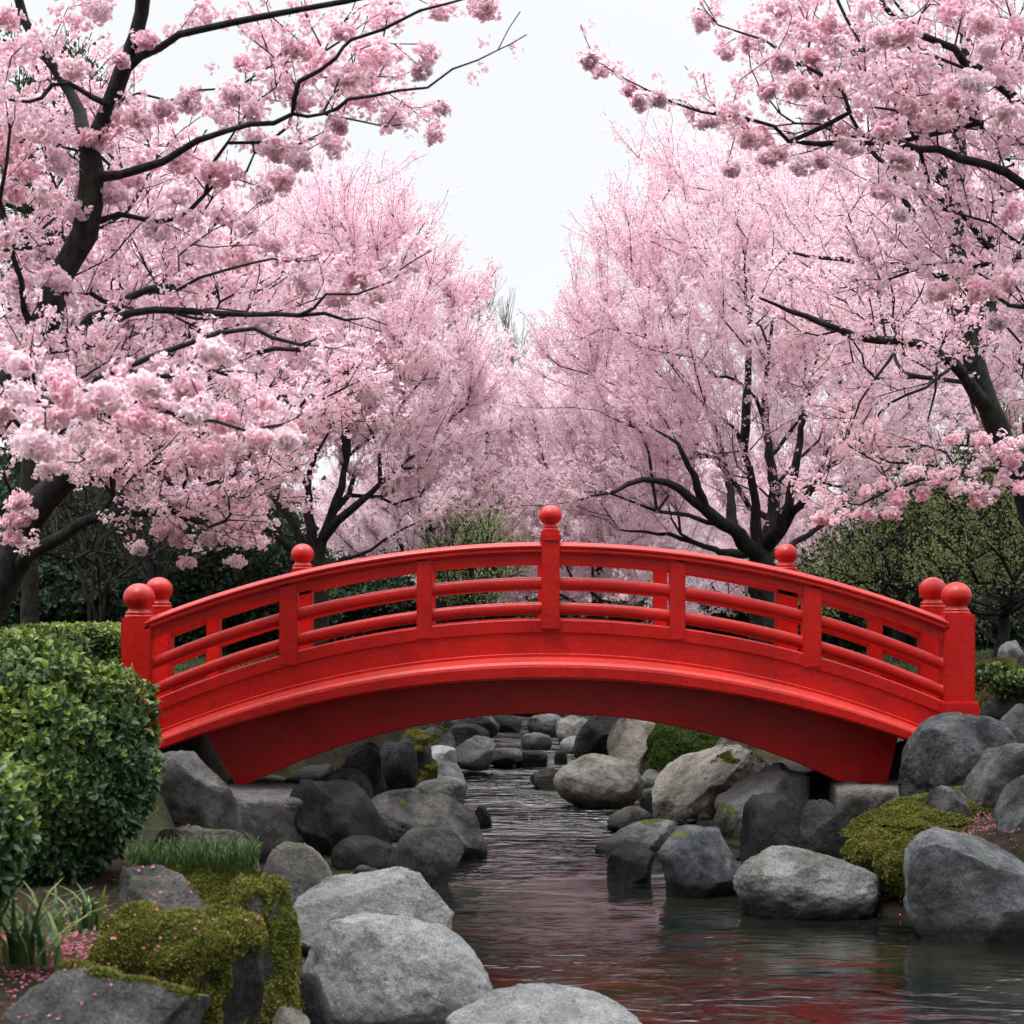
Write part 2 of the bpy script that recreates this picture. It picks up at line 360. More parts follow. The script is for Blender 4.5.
def kites(p, dirn, side, L, W, tint, bend=None):
    """kite quads: base p, along dirn (len L), half width W along side"""
    n = len(p); L = np.broadcast_to(np.asarray(L, float).reshape(-1, 1) if np.ndim(L) else L, (n, 1)); W = np.broadcast_to(np.asarray(W, float).reshape(-1, 1) if np.ndim(W) else W, (n, 1))
    mid = p + dirn * L * .58
    tip = p + dirn * L
    if bend is not None: mid = mid + bend * L * .12; tip = tip - bend * L * .08
    V = np.stack([p, mid + side * W, tip, mid - side * W], 1).reshape(-1, 3)
    Fq = np.arange(4 * n).reshape(-1, 4)
    T = np.zeros((n, 4, 2)); T[:, :, 0] = [0, .6, 1, .6]; T[:, :, 1] = np.asarray(tint).reshape(-1, 1)
    return V, Fq, T.reshape(-1, 2)
def cat_(parts):
    Vs, Fs, Ts = [], [], []; o = 0
    for v, f, t in parts: Vs.append(v); Fs.append(f + o); Ts.append(t); o += len(v)
    return np.concatenate(Vs), np.concatenate(Fs), np.concatenate(Ts)
def tufts(p, n, rng, size=.012, per=2, spread=.7):
    p = np.repeat(p, per, 0); n = np.repeat(n, per, 0); m = len(p)
    d = unit(n + rng.normal(size=(m, 3)) * spread); s = unit(np.cross(d, randdir(m, rng)))
    L = size * rng.uniform(.6, 1.5, m); t = np.clip(.5 + .45 * vnoise(p, 7, 4) + rng.normal(size=m) * .2, 0, 1)
    V, Fq, T = kites(p - n * .003, d, s, L, L * .3, t); return V, Fq, T
def moss_on(key, seed, n=9000, thick=.03, nz=.25, mat=None, region=None, size=.012, thr=0.0, name='moss'):
    o, v, f, c = ROCKS[key]; rng = np.random.default_rng(seed)
    a, b, cc = v[f[:, 0]], v[f[:, 1]], v[f[:, 2]]; nr = unit(np.cross(b - a, cc - a)); ctr = (a + b + cc) / 3 + c
    def ok(pt, nr_):
        q = fbm(pt, 3.2, seed, 5, .6); m = (nr_[:, 2] + q * .75 > nz + thr)
        if region is not None: m &= region(pt)
        return m
    vn = np.zeros_like(v)
    for k in range(3): np.add.at(vn, f[:, k], nr)
    vn = unit(vn); mv = ok(v + c, vn).astype(float)
    lump = (.25 + .9 * np.abs(fbm(v + c, 6, seed + 3, 3))) * thick * 1.6
    # smooth mask a bit through faces
    fm = mv[f].mean(1); acc = np.zeros(len(v)); cnt = np.zeros(len(v))
    for k in range(3): np.add.at(acc, f[:, k], fm); np.add.at(cnt, f[:, k], 1)
    mv = acc / np.maximum(cnt, 1)
    V2 = v + vn * (lump * mv)[:, None] - vn * (.012 * (1 - mv))[:, None]
    sel = f[mv[f].max(1) > .02]
    if len(sel) < 4: return
    p, nn = tri_samples(V2, sel, n, rng, lambda q, z: 1.0 + 0 * q[:, 0])
    tv, tf, tt = tufts(p, nn, rng, size)
    used = np.unique(sel); mp = -np.ones(len(v), int); mp[used] = np.arange(len(used))
    V3 = np.concatenate([V2[used], tv]); tint = np.concatenate([np.stack([np.full(len(used), .25), np.clip(.5 + .5 * vnoise(V2[used] + c, 9, 2), 0, 1)], -1), tt])
    return mesh(name, V3, [mp[sel], tf + len(used)], mat or M_moss, o, tint=tint)

R = rock
# left bank, from the corner of the frame back to the bridge
R('a1', -60, 192, 962, 1120, 6.1, M_rg, 11, 'dark slate grey wall stone filling the bottom left corner', cuts=12, boxy=4, skew=.1)
R('a2', 84, 258, 918, 1130, 7.0, M_rmo, 12, 'low wall stone blanketed in olive moss beside the iris clump', cuts=5, boxy=4.2, depth=1.0)
R('a3', 218, 290, 884, 1090, 7.7, M_rg, 13, 'tall split grey wall stone with a moss cap above the small pebbles', cuts=1, boxy=6, depth=1.5)
R('a4', 140, 282, 872, 1000, 8.5, M_rmo, 14, 'moss covered wall stone behind the olive mossy one', cuts=4, boxy=4.2, depth=.8)
R('a5', 140, 268, 826, 900, 9.3, M_rb, 15, 'flat pale topped stone with grass growing along its front', cuts=12, boxy=3.6, depth=.7)
R('a6', 100, 218, 866, 930, 7.95, M_rm, 16, 'flat blue grey slab among fallen petals below the clipped shrub', cuts=12, boxy=4, depth=.5)
R('a7', 272, 338, 975, 1050, 8.0, M_rg, 17, 'small dark rounded rock between wall and big granite boulder')
R('a8', 268, 312, 1008, 1060, 7.6, M_rm, 18, 'little grey pebble cut by the bottom edge of the frame')
R('b1', 300, 502, 922, 1075, 8.9, M_rl, 21, 'largest pale granite boulder in the left foreground', depth=.85, cuts=7, boxy=2.4, skew=-.25, embed=.2)
R('b2', 286, 456, 872, 985, 10.2, M_rl, 22, 'broad flat pale boulder directly behind the largest granite one', depth=.7, cuts=8, boxy=2.6)
R('b3', 262, 343, 843, 950, 11.0, M_rb, 23, 'speckled brown grey boulder leaning on the mossy wall', skew=-.25)
R('b4', 442, 652, 992, 1085, 8.3, M_rl, 24, 'smooth pale granite boulder rising at the bottom centre', depth=.7, boxy=2.3, cuts=6, embed=.2)
R('c1', 138, 237, 748, 850, 14.2, M_rb, 31, 'grey boulder tucked under the left end of the bridge', cuts=7, boxy=5)
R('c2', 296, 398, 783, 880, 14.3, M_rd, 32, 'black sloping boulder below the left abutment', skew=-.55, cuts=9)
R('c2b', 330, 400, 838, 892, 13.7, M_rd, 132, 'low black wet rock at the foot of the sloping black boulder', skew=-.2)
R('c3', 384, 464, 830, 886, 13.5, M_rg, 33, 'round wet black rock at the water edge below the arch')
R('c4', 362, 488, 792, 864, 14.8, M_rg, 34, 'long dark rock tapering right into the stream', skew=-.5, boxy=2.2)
R('c5', 290, 374, 764, 845, 15.6, M_rg, 35, 'rough grey rock above the black sloping boulder')
R('c6', 328, 388, 742, 830, 16.4, M_rg, 36, 'upright dark rock under the left of the arch', boxy=3.4)
R('c7', 376, 418, 738, 800, 17.2, M_rd, 37, 'dark narrow stone beside the mossy yellow green one')
R('c8', 398, 438, 733, 795, 17.6, M_rmo, 38, 'yellow green mossy stone under the arch on the left')
R('c9', 408, 468, 776, 812, 17.0, M_rm, 39, 'pale topped stone with a wet black base at the left shore', skew=-.2)
R('c10', 424, 468, 762, 790, 18.4, M_rm, 40, 'low grey stone just behind the pale topped shore stone')
R('c11', 416, 462, 745, 778, 19.5, M_rl, 41, 'light rounded stone behind the mossy yellow green one')
R('c12', 412, 456, 726, 765, 21.0, M_rb, 42, 'brownish boulder farthest up the left shore under the arch')
R('c13', 440, 490, 724, 752, 23.0, M_rd, 43, 'dark stone beyond the brownish boulder')
R('c14', 448, 500, 736, 762, 22.0, M_rm, 44, 'grey ridged stone jutting into the far stream from the left')
R('c15', 486, 524, 748, 763, 22.8, M_rm, 45, 'flat pale stepping stone in the far shallows', depth=1.0)
R('c16', 512, 548, 751, 763, 22.9, M_rd, 46, 'flat dark stone touching the pale stepping stone', depth=1.0)
R('c17', 554, 569, 750, 763, 23.4, M_rd, 47, 'tiny black rock alone in the far shallows')
R('c18', 528, 572, 769, 785, 20.3, M_rd, 48, 'low dark rock left of the round midstream boulder')
R('c19', 360, 396, 806, 850, 15.6, M_rg, 49, 'small stone wedged behind the long tapering rock')
R('c20', 474, 492, 806, 820, 16.9, M_rd, 50, 'small black pebble in the ripples beside the tapering rock')
# midstream and right
R('d1', 554, 646, 755, 806, 18.4, M_rb, 61, 'round brown grey boulder standing in midstream', boxy=2.2, skew=-.15, cuts=6)
R('d2', 638, 668, 768, 796, 19.4, M_rg, 62, 'small dark stone touching the right of the midstream boulder')
R('d3', 640, 664, 787, 812, 18.0, M_rg, 63, 'smallest dark stone between midstream boulder and big slanted slab')
R('d4', 608, 662, 808, 829, 16.5, M_rm, 64, 'flat grey stone nearest the midstream boulder on the right', depth=1.0)
R('d5', 597, 692, 822, 856, 15.0, M_rm, 65, 'wide flat grey stone at the right shore under the arch', skew=.3, depth=.9)
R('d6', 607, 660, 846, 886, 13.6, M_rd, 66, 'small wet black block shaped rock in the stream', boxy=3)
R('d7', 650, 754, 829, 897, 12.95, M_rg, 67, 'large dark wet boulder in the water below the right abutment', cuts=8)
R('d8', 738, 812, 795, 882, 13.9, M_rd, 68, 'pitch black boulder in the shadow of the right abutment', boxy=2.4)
R('d9', 736, 884, 848, 917, 12.1, M_rm, 69, 'long pale oval boulder at the right water edge', boxy=2.5, cuts=7)
R('d10', 656, 792, 744, 832, 16.8, M_rb, 70, 'big pale slanted slab under the right of the arch', skew=.35, cuts=12, boxy=3.4)
R('d11', 712, 815, 764, 836, 15.6, M_rl, 71, 'whitish slab leaning against the right abutment', skew=.5, cuts=11, boxy=3.2)
R('d12', 714, 738, 802, 822, 15.0, M_rmo, 72, 'little yellow lichened stone in front of the whitish slab')
R('d13', 608, 682, 718, 785, 20.0, M_rb, 73, 'tall pale boulder behind the midstream one', skew=-.25)
R('d14', 646, 726, 724, 790, 19.6, M_rmo, 74, 'dark boulder with a bright green moss face under the arch')
R('d15', 700, 760, 735, 790, 19.0, M_rg, 75, 'dim grey boulder behind the big slanted slab')
R('d16', 576, 624, 712, 756, 24.0, M_rd, 76, 'dark pointed boulder at the far bend of the stream', skew=.4)
R('d17', 588, 606, 752, 768, 22.2, M_rm, 77, 'small grey stone before the dark pointed boulder')
R('e1', 911, 1060, 826, 950, 11.2, M_rm, 81, 'great light grey boulder at the right edge by the water', cuts=8, boxy=2.8)
R('e2', 908, 1030, 714, 812, 14.1, M_rg, 82, 'rough dark boulder beside the right end post', cuts=10, skew=.1)
R('e3', 964, 1052, 742, 812, 13.3, M_rg, 83, 'dark cracked rock stacked right of the rough dark boulder', skew=.4)
R('e4', 994, 1070, 762, 850, 12.4, M_rm, 84, 'grey rock cut off by the right edge above the great boulder', skew=.3)
R('e5', 926, 972, 785, 830, 13.0, M_rg, 85, 'small charcoal rock between moss mound and stacked rocks')
R('e6', 968, 1030, 686, 728, 16.5, M_rmo, 86, 'mossy grey rock behind the right end post')
R('e7', 998, 1045, 704, 745, 15.6, M_rm, 87, 'pale rock at the right edge above the cracked rock')
R('e8', 968, 1030, 660, 682, 19.5, M_rmo, 88, 'flat mossy ledge stone on the far right bank', depth=.5)
R('e9', 998, 1026, 640, 668, 22, M_rm, 89, 'pointed grey garden stone standing on the far right bank')
R('e10', 878, 932, 738, 800, 15.8, M_rd, 90, 'black rock hidden in the gap behind the right cut stone')
R('e11', 800, 850, 800, 860, 13.6, M_rd, 91, 'dark rock at the foot of the right cut stone')
R('f1', 526, 566, 714, 736, 28.0, M_rm, 92, 'pale grey rock in the far cascade behind the bridge')
R('f2', 556, 600, 716, 742, 26.5, M_rb, 93, 'brown rock in the far cascade right of the pale one')
R('f3', 488, 524, 716, 738, 29.0, M_rd, 94, 'dark rock at the left of the far cascade')
R('f4', 520, 552, 732, 746, 25.5, M_rm, 95, 'long low rock lying before the far cascade')
R('f5', 560, 592, 736, 752, 25.0, M_rl, 96, 'light little rock right below the far cascade')
R('f6', 500, 620, 700, 722, 33.0, M_rm, 97, 'broad stone ledge closing the far end of the stream', depth=.4)
R('f7', 600, 680, 700, 735, 26.0, M_rg, 98, 'dark bank stone behind the tall pale boulder')
R('f8', 430, 500, 704, 735, 27.0, M_rg, 99, 'dark bank stone at the far left of the stream')

# a few pebbles along both shores (a small scatter nobody would point at one by one)
rng = np.random.default_rng(5); pv, pf = [], []; off = 0
for k in range(520):
    y = rng.uniform(9, 27); left = rng.random() < .5
    x = (edge(XL, y) - rng.uniform(-.15, .7)) if left else (edge(XR, y) + rng.uniform(-.15, .8))
    v, f = rockshape(200 + k % 12, 2); s = rng.uniform(.025, .085)
    a = rng.uniform(0, 6.28); v = v * [s * 1.2, s, s * .7]; v = np.stack([v[:, 0] * math.cos(a) - v[:, 1] * math.sin(a), v[:, 0] * math.sin(a) + v[:, 1] * math.cos(a), v[:, 2]], -1)
    z = float(terrain(np.array([x]), np.array([y]))[0]); pv.append(v + [x, y, z + s * .25]); pf.append(f + off); off += len(v)
tag(mesh('shore_gravel', np.concatenate(pv), np.concatenate(pf), M_rg, smooth=True), 'loose dark pebbles scattered between the boulders along both shores', 'gravel', kind='stuff')

moss_on('a2', 1, 42000, .026, -.22, size=.013)
moss_on('a3', 2, 12000, .024, .15, size=.013)
moss_on('a4', 3, 26000, .024, -.1, size=.013)
moss_on('a1', 4, 3000, .015, 1.35, size=.012, region=lambda p: (p[:, 0] > -1.6))
moss_on('a5', 5, 5000, .02, 1.05, size=.012, mat=M_moss_bright)
moss_on('c8', 6, 5000, .03, -.2)
moss_on('d14', 7, 10000, .03, -.05, mat=M_moss_bright, size=.018)
moss_on('d10', 8, 2500, .012, 1.05)
moss_on('c12', 9, 1500, .015, .9)
moss_on('e6', 10, 5000, .03, .3)
moss_on('e8', 11, 4000, .03, .2)

def moss_mound(lobes, label, mat, n, seed):
    rng = np.random.default_rng(seed); Vs, Fs, o = [], [], 0; Ps, Ns = [], []
    for (px, py, d, rx, ry, rd) in lobes:
        c = P(px, py, d); v, f = ico(5); v = v.copy(); r = np.array([rx * d / F, rd, ry * d / F])
        v = v * (1 + .20 * fbm(v + seed, 2.6, seed, 5, .6))[:, None] * r
        v[:, :] += unit(v) * (np.abs(fbm(v + c, 16, 2, 2)) * .022)[:, None]
        p, nn = tri_samples(v, f, n, rng, lambda q, z: (z[:, 2] > -.5) * 1.0)
        Vs.append(v + c); Fs.append(f + o); o += len(v); Ps.append(p + c); Ns.append(nn)
    tv, tf, tt = tufts(np.concatenate(Ps), np.concatenate(Ns), rng, .016)
    V = np.concatenate(Vs); t0 = np.stack([np.full(len(V), .25), np.full(len(V), .5)], -1)
    return tag(mesh('moss_mound', np.concatenate([V, tv]), [np.concatenate(Fs), tf + len(V)], mat, tint=np.concatenate([t0, tt])), label, 'moss', kind='stuff')
moss_mound([(900, 838, 12.9, 50, 20, .32), (935, 812, 13.3, 46, 15, .30), (880, 856, 12.6, 32, 22, .22), (905, 868, 12.3, 26, 26, .22), (962, 800, 13.6, 26, 10, .22), (918, 826, 13.0, 56, 17, .34)], 'olive green moss mound spilling between boulders on the right bank', M_moss, 9000, 31)

# cut stone blocks that carry the bridge
def block(key, px0, px1, py0, py1, y0, y1, label, seed, skew=0, m=None):
    a = P(px0, py0, y0); b = P(px1, py1, y0); rng = np.random.default_rng(seed)
    n = 26; v, f = ico(6); v = v.copy(); v = v / (np.abs(v) ** 22).sum(1, keepdims=True) ** (1 / 22)
    v = v * (1 + .03 * fbm(v, 2.2, seed, 4))[:, None]; v = v / np.abs(v).max(0)
    h = np.array([(b[0] - a[0]) / 2, (y1 - y0) / 2, (a[2] - b[2]) / 2]); v = v * h; v[:, 0] += skew * v[:, 1]
    c = np.array([(a[0] + b[0]) / 2, (y0 + y1) / 2, (a[2] + b[2]) / 2])
    o = mesh('stone_block', v, f, m or M_blk, smooth=True); o.location = c; ROCKS[key] = (o, v, f, c)
    return tag(o, label, 'stone block')
block('k1', 204, 296, 797, 905, 14.5, 16.6, 'square cut stone under the left foot of the bridge', 41, -.12)
block('k2', 846, 922, 787, 905, 15.05, 16.9, 'square cut stone under the right foot of the bridge', 42, .1)
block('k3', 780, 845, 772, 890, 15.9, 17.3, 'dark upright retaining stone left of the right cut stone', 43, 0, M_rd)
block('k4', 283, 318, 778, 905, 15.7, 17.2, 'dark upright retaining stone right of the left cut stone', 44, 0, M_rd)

# ------------------------------------------------------------------ the bridge
SC = F / D; XC = (546.5 - 512) / SC; YN = D; YF = D + 1.05
def zc(y): return EYE - (y - HZ) / SC
def arc(ymid, R):                              # height of a circular arc, given its crown row and radius in near-face pixels
    return lambda x: zc(ymid + R - math.sqrt(max(R * R - ((x - XC) * SC) ** 2, 1)))
def sweep(root, name, x0, x1, top, bot, prof, n=72, smooth=False, label=None, mat=None):
    """prof: closed loop of (Y, t, dz): z = mix(top, bot, t) + dz; each profile edge keeps its own vertices along it"""
    X = np.linspace(x0, x1, n); V = []; k = len(prof)
    for x in X:
        zt, zb = top(x), bot(x)
        for (Y, t, dz) in prof: V.append((x, Y, zt * (1 - t) + zb * t + dz))
    i = np.arange(n * k).reshape(n, k); a = i[:-1]; b = i[1:]
    Fq = np.stack([a, b, np.roll(b, -1, 1), np.roll(a, -1, 1)], -1).reshape(-1, 4)
    o = part(name, np.array(V), [Fq, i[:1, ::-1].copy(), i[-1:, :].copy()], mat or M_red, root, smooth=smooth)
    if smooth:
        md = o.modifiers.new('smooth', 'WEIGHTED_NORMAL')
    if label: o['label'] = label
    return o
def box(root, name, x0, x1, y0, y1, z0, z1, bev=.008, taper=0, mat=None):
    bm = bmesh.new(); r = bmesh.ops.create_cube(bm, size=1)
    for v in bm.verts:
        tz = v.co.z + .5; k = 1 - taper * tz
        v.co = ((x0 + x1) / 2 + v.co.x * (x1 - x0) * k, (y0 + y1) / 2 + v.co.y * (y1 - y0) * k, z0 + tz * (z1 - z0))
    bmesh.ops.bevel(bm, geom=bm.edges[:], offset=bev, segments=2, affect='EDGES')
    bmesh.ops.translate(bm, verts=bm.verts, vec=-root.matrix_world.translation if False else Vector([-c for c in root.location]))
    me = bpy.data.meshes.new(name); bm.to_mesh(me); bm.free(); me.materials.append(mat or M_red)
    o = bpy.data.objects.new(name, me); COL.objects.link(o); o.parent = root; return o
def lathe(name, prof, c, parent, root, seg=32):
    V, n = [], len(prof)
    for r, z in prof:
        for j in range(seg): a = 2 * PI * j / seg; V.append((c[0] + r * math.cos(a), c[1] + r * math.sin(a), c[2] + z))
    i = np.arange(n * seg).reshape(n, seg); a = i[:-1]; b = i[1:]
    Fq = np.stack([a, np.roll(a, -1, 1), np.roll(b, -1, 1), b], -1).reshape(-1, 4)
    V = np.array(V) - np.array(root.location)
    o = mesh(name, V, [Fq, i[-1:, :].copy(), i[:1, ::-1].copy()], M_red, parent, smooth=True)
    return o
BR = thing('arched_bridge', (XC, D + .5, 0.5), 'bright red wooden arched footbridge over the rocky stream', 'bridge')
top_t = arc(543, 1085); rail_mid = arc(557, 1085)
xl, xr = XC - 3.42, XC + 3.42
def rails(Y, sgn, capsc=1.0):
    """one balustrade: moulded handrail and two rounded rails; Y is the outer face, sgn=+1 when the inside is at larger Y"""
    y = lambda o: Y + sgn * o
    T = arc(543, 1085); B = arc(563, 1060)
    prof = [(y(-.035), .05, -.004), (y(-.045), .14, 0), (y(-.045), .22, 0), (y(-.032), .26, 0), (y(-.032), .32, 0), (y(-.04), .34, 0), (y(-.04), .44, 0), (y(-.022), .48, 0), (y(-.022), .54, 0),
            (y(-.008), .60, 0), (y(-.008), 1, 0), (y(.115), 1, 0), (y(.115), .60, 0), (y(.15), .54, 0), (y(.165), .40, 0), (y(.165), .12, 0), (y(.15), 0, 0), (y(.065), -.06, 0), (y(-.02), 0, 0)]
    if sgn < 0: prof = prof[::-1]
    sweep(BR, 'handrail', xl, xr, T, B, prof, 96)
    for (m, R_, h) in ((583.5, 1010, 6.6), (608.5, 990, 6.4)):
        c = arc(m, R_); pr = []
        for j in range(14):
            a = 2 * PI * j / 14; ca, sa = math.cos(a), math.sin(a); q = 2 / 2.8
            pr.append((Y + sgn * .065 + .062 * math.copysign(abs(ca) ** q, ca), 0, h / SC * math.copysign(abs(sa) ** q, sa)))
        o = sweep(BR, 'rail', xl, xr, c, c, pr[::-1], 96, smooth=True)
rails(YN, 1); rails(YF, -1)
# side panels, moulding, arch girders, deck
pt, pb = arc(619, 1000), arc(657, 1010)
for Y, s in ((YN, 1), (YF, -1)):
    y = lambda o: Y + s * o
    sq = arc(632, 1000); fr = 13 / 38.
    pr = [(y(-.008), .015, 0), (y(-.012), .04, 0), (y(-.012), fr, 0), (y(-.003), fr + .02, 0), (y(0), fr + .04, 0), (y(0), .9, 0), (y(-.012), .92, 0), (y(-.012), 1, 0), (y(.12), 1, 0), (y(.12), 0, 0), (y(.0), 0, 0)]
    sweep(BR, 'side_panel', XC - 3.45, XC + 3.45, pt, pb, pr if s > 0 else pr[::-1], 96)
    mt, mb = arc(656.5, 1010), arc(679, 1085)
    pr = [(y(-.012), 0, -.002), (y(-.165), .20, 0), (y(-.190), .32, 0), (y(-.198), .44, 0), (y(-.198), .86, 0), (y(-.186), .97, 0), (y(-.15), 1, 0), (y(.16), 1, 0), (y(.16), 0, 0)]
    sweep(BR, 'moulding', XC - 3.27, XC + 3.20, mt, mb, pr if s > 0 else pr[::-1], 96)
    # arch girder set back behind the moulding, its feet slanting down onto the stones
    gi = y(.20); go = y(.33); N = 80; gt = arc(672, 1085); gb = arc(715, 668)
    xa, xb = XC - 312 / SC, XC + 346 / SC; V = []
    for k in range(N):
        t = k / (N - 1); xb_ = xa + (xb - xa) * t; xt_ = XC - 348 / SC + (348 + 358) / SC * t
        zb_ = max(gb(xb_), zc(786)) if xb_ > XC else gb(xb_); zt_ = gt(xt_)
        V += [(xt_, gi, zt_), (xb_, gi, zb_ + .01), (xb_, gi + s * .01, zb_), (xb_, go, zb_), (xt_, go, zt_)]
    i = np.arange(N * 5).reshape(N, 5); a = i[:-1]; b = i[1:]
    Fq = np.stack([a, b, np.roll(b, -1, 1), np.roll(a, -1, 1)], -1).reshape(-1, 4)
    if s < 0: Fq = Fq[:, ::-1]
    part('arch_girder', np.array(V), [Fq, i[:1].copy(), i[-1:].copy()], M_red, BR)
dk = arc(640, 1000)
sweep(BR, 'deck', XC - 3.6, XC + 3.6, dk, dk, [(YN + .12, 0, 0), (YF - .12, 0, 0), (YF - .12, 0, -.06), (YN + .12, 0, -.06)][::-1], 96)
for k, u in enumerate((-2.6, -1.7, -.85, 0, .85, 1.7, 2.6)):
    z = dk(XC + u) - .06; box(BR, 'cross_beam', XC + u - .06, XC + u + .06, YN + .163, YF - .163, z - .16, z - .012, .006)

def ball(root, parent, x, Y, zcen, r, neck, nk=.84):
    """turned ball on a ringed neck; neck = height of the ball's centre above the post"""
    b = -neck; t = -r * .80; h = t - b
    prof = [(r * nk * 1.04, b), (r * nk * 1.08, b + h * .12), (r * nk * 1.08, b + h * .38), (r * nk * .98, b + h * .46), (r * nk * .98, b + h * .54), (r * nk * 1.03, b + h * .60), (r * nk * 1.03, b + h * .80), (r * nk * .86, b + h * .92)]
    a0 = -math.acos(min(.98, nk * .80))
    for j in range(0, 16):
        a = a0 + (PI / 2 - .03 - a0) * j / 15; prof.append((r * math.cos(a), r * math.sin(a) * (.93 if a > 0 else .86)))
    return lathe('ball_finial', prof, (x, Y, zcen), parent, root)
def post(x, Y, wd, z0, z1, kind, r=0, zb=0, flare=0, plinth=None):
    hw = wd / 2
    o = box(BR, 'post' if kind != 'b' else 'baluster', x - hw, x + hw, Y - hw, Y + hw, z0, z1, .012 if wd > .2 else .006)
    if r: ball(BR, o, x, Y, zb, r, zb - z1 + .002, .64 if flare else .84)
    if flare: box(BR, 'post_collar', x - hw - flare, x + hw + flare, Y - hw - flare, Y + hw + flare, z1 - .10, z1 - .012, .02).parent = o
    if plinth: box(BR, 'post_plinth', x - hw - .03, x + hw + .03, Y - hw - .03, Y + hw + .03, plinth[0], plinth[1], .01).parent = o
    return o
YCN, YCF = YN + .09, YF - .09
# near side
post(XC - 409.5 / SC, YCN, .26, zc(765), zc(618), 'e', .136, zc(598), plinth=(zc(765), zc(703)))
post(XC + 412.5 / SC, YCN, .26, zc(765), zc(614), 'e', .130, zc(596), plinth=(zc(765), zc(702)))
post(XC + 4 / SC, YN + .02, .155, zc(629), zc(531), 'm', .098, zc(515.5), flare=.013)
for px, yt, yb in ((288.5, 578, 678), (424.5, 556, 634), (677.5, 556, 634), (812, 578, 664)):
    x = (px - 512) / SC; box(BR, 'baluster', x - .066 - (.012 if px in (288.5, 812) else 0), x + .066 + (.012 if px in (288.5, 812) else 0), YN - .022, YN + .125, pt(x) - .105, top_t(x) - .08, .006)
# far side
fz = lambda px, py: P(px, py, YF)[2]
for px, r in ((157, .125), (925, .125)):
    x = XC + (-409.5 if px < 500 else 412.5) / SC
    post(x, YCF, .24, .9, fz(0, 608), 'e', r, fz(0, 590))
for px in (299, 787):
    x = XC + (-2.2 if px < 500 else 2.2); post(x, YF - .02, .19, pt(x) - .1, top_t(x) + .055, 'm', .105, top_t(x) + .195)
for u in (-3.0, -1.05, 0, 1.05, 3.0):
    x = XC + u; box(BR, 'baluster', x - .06, x + .06, YF - .125, YF + .026, pt(x) - .1, top_t(x) - .08, .006)

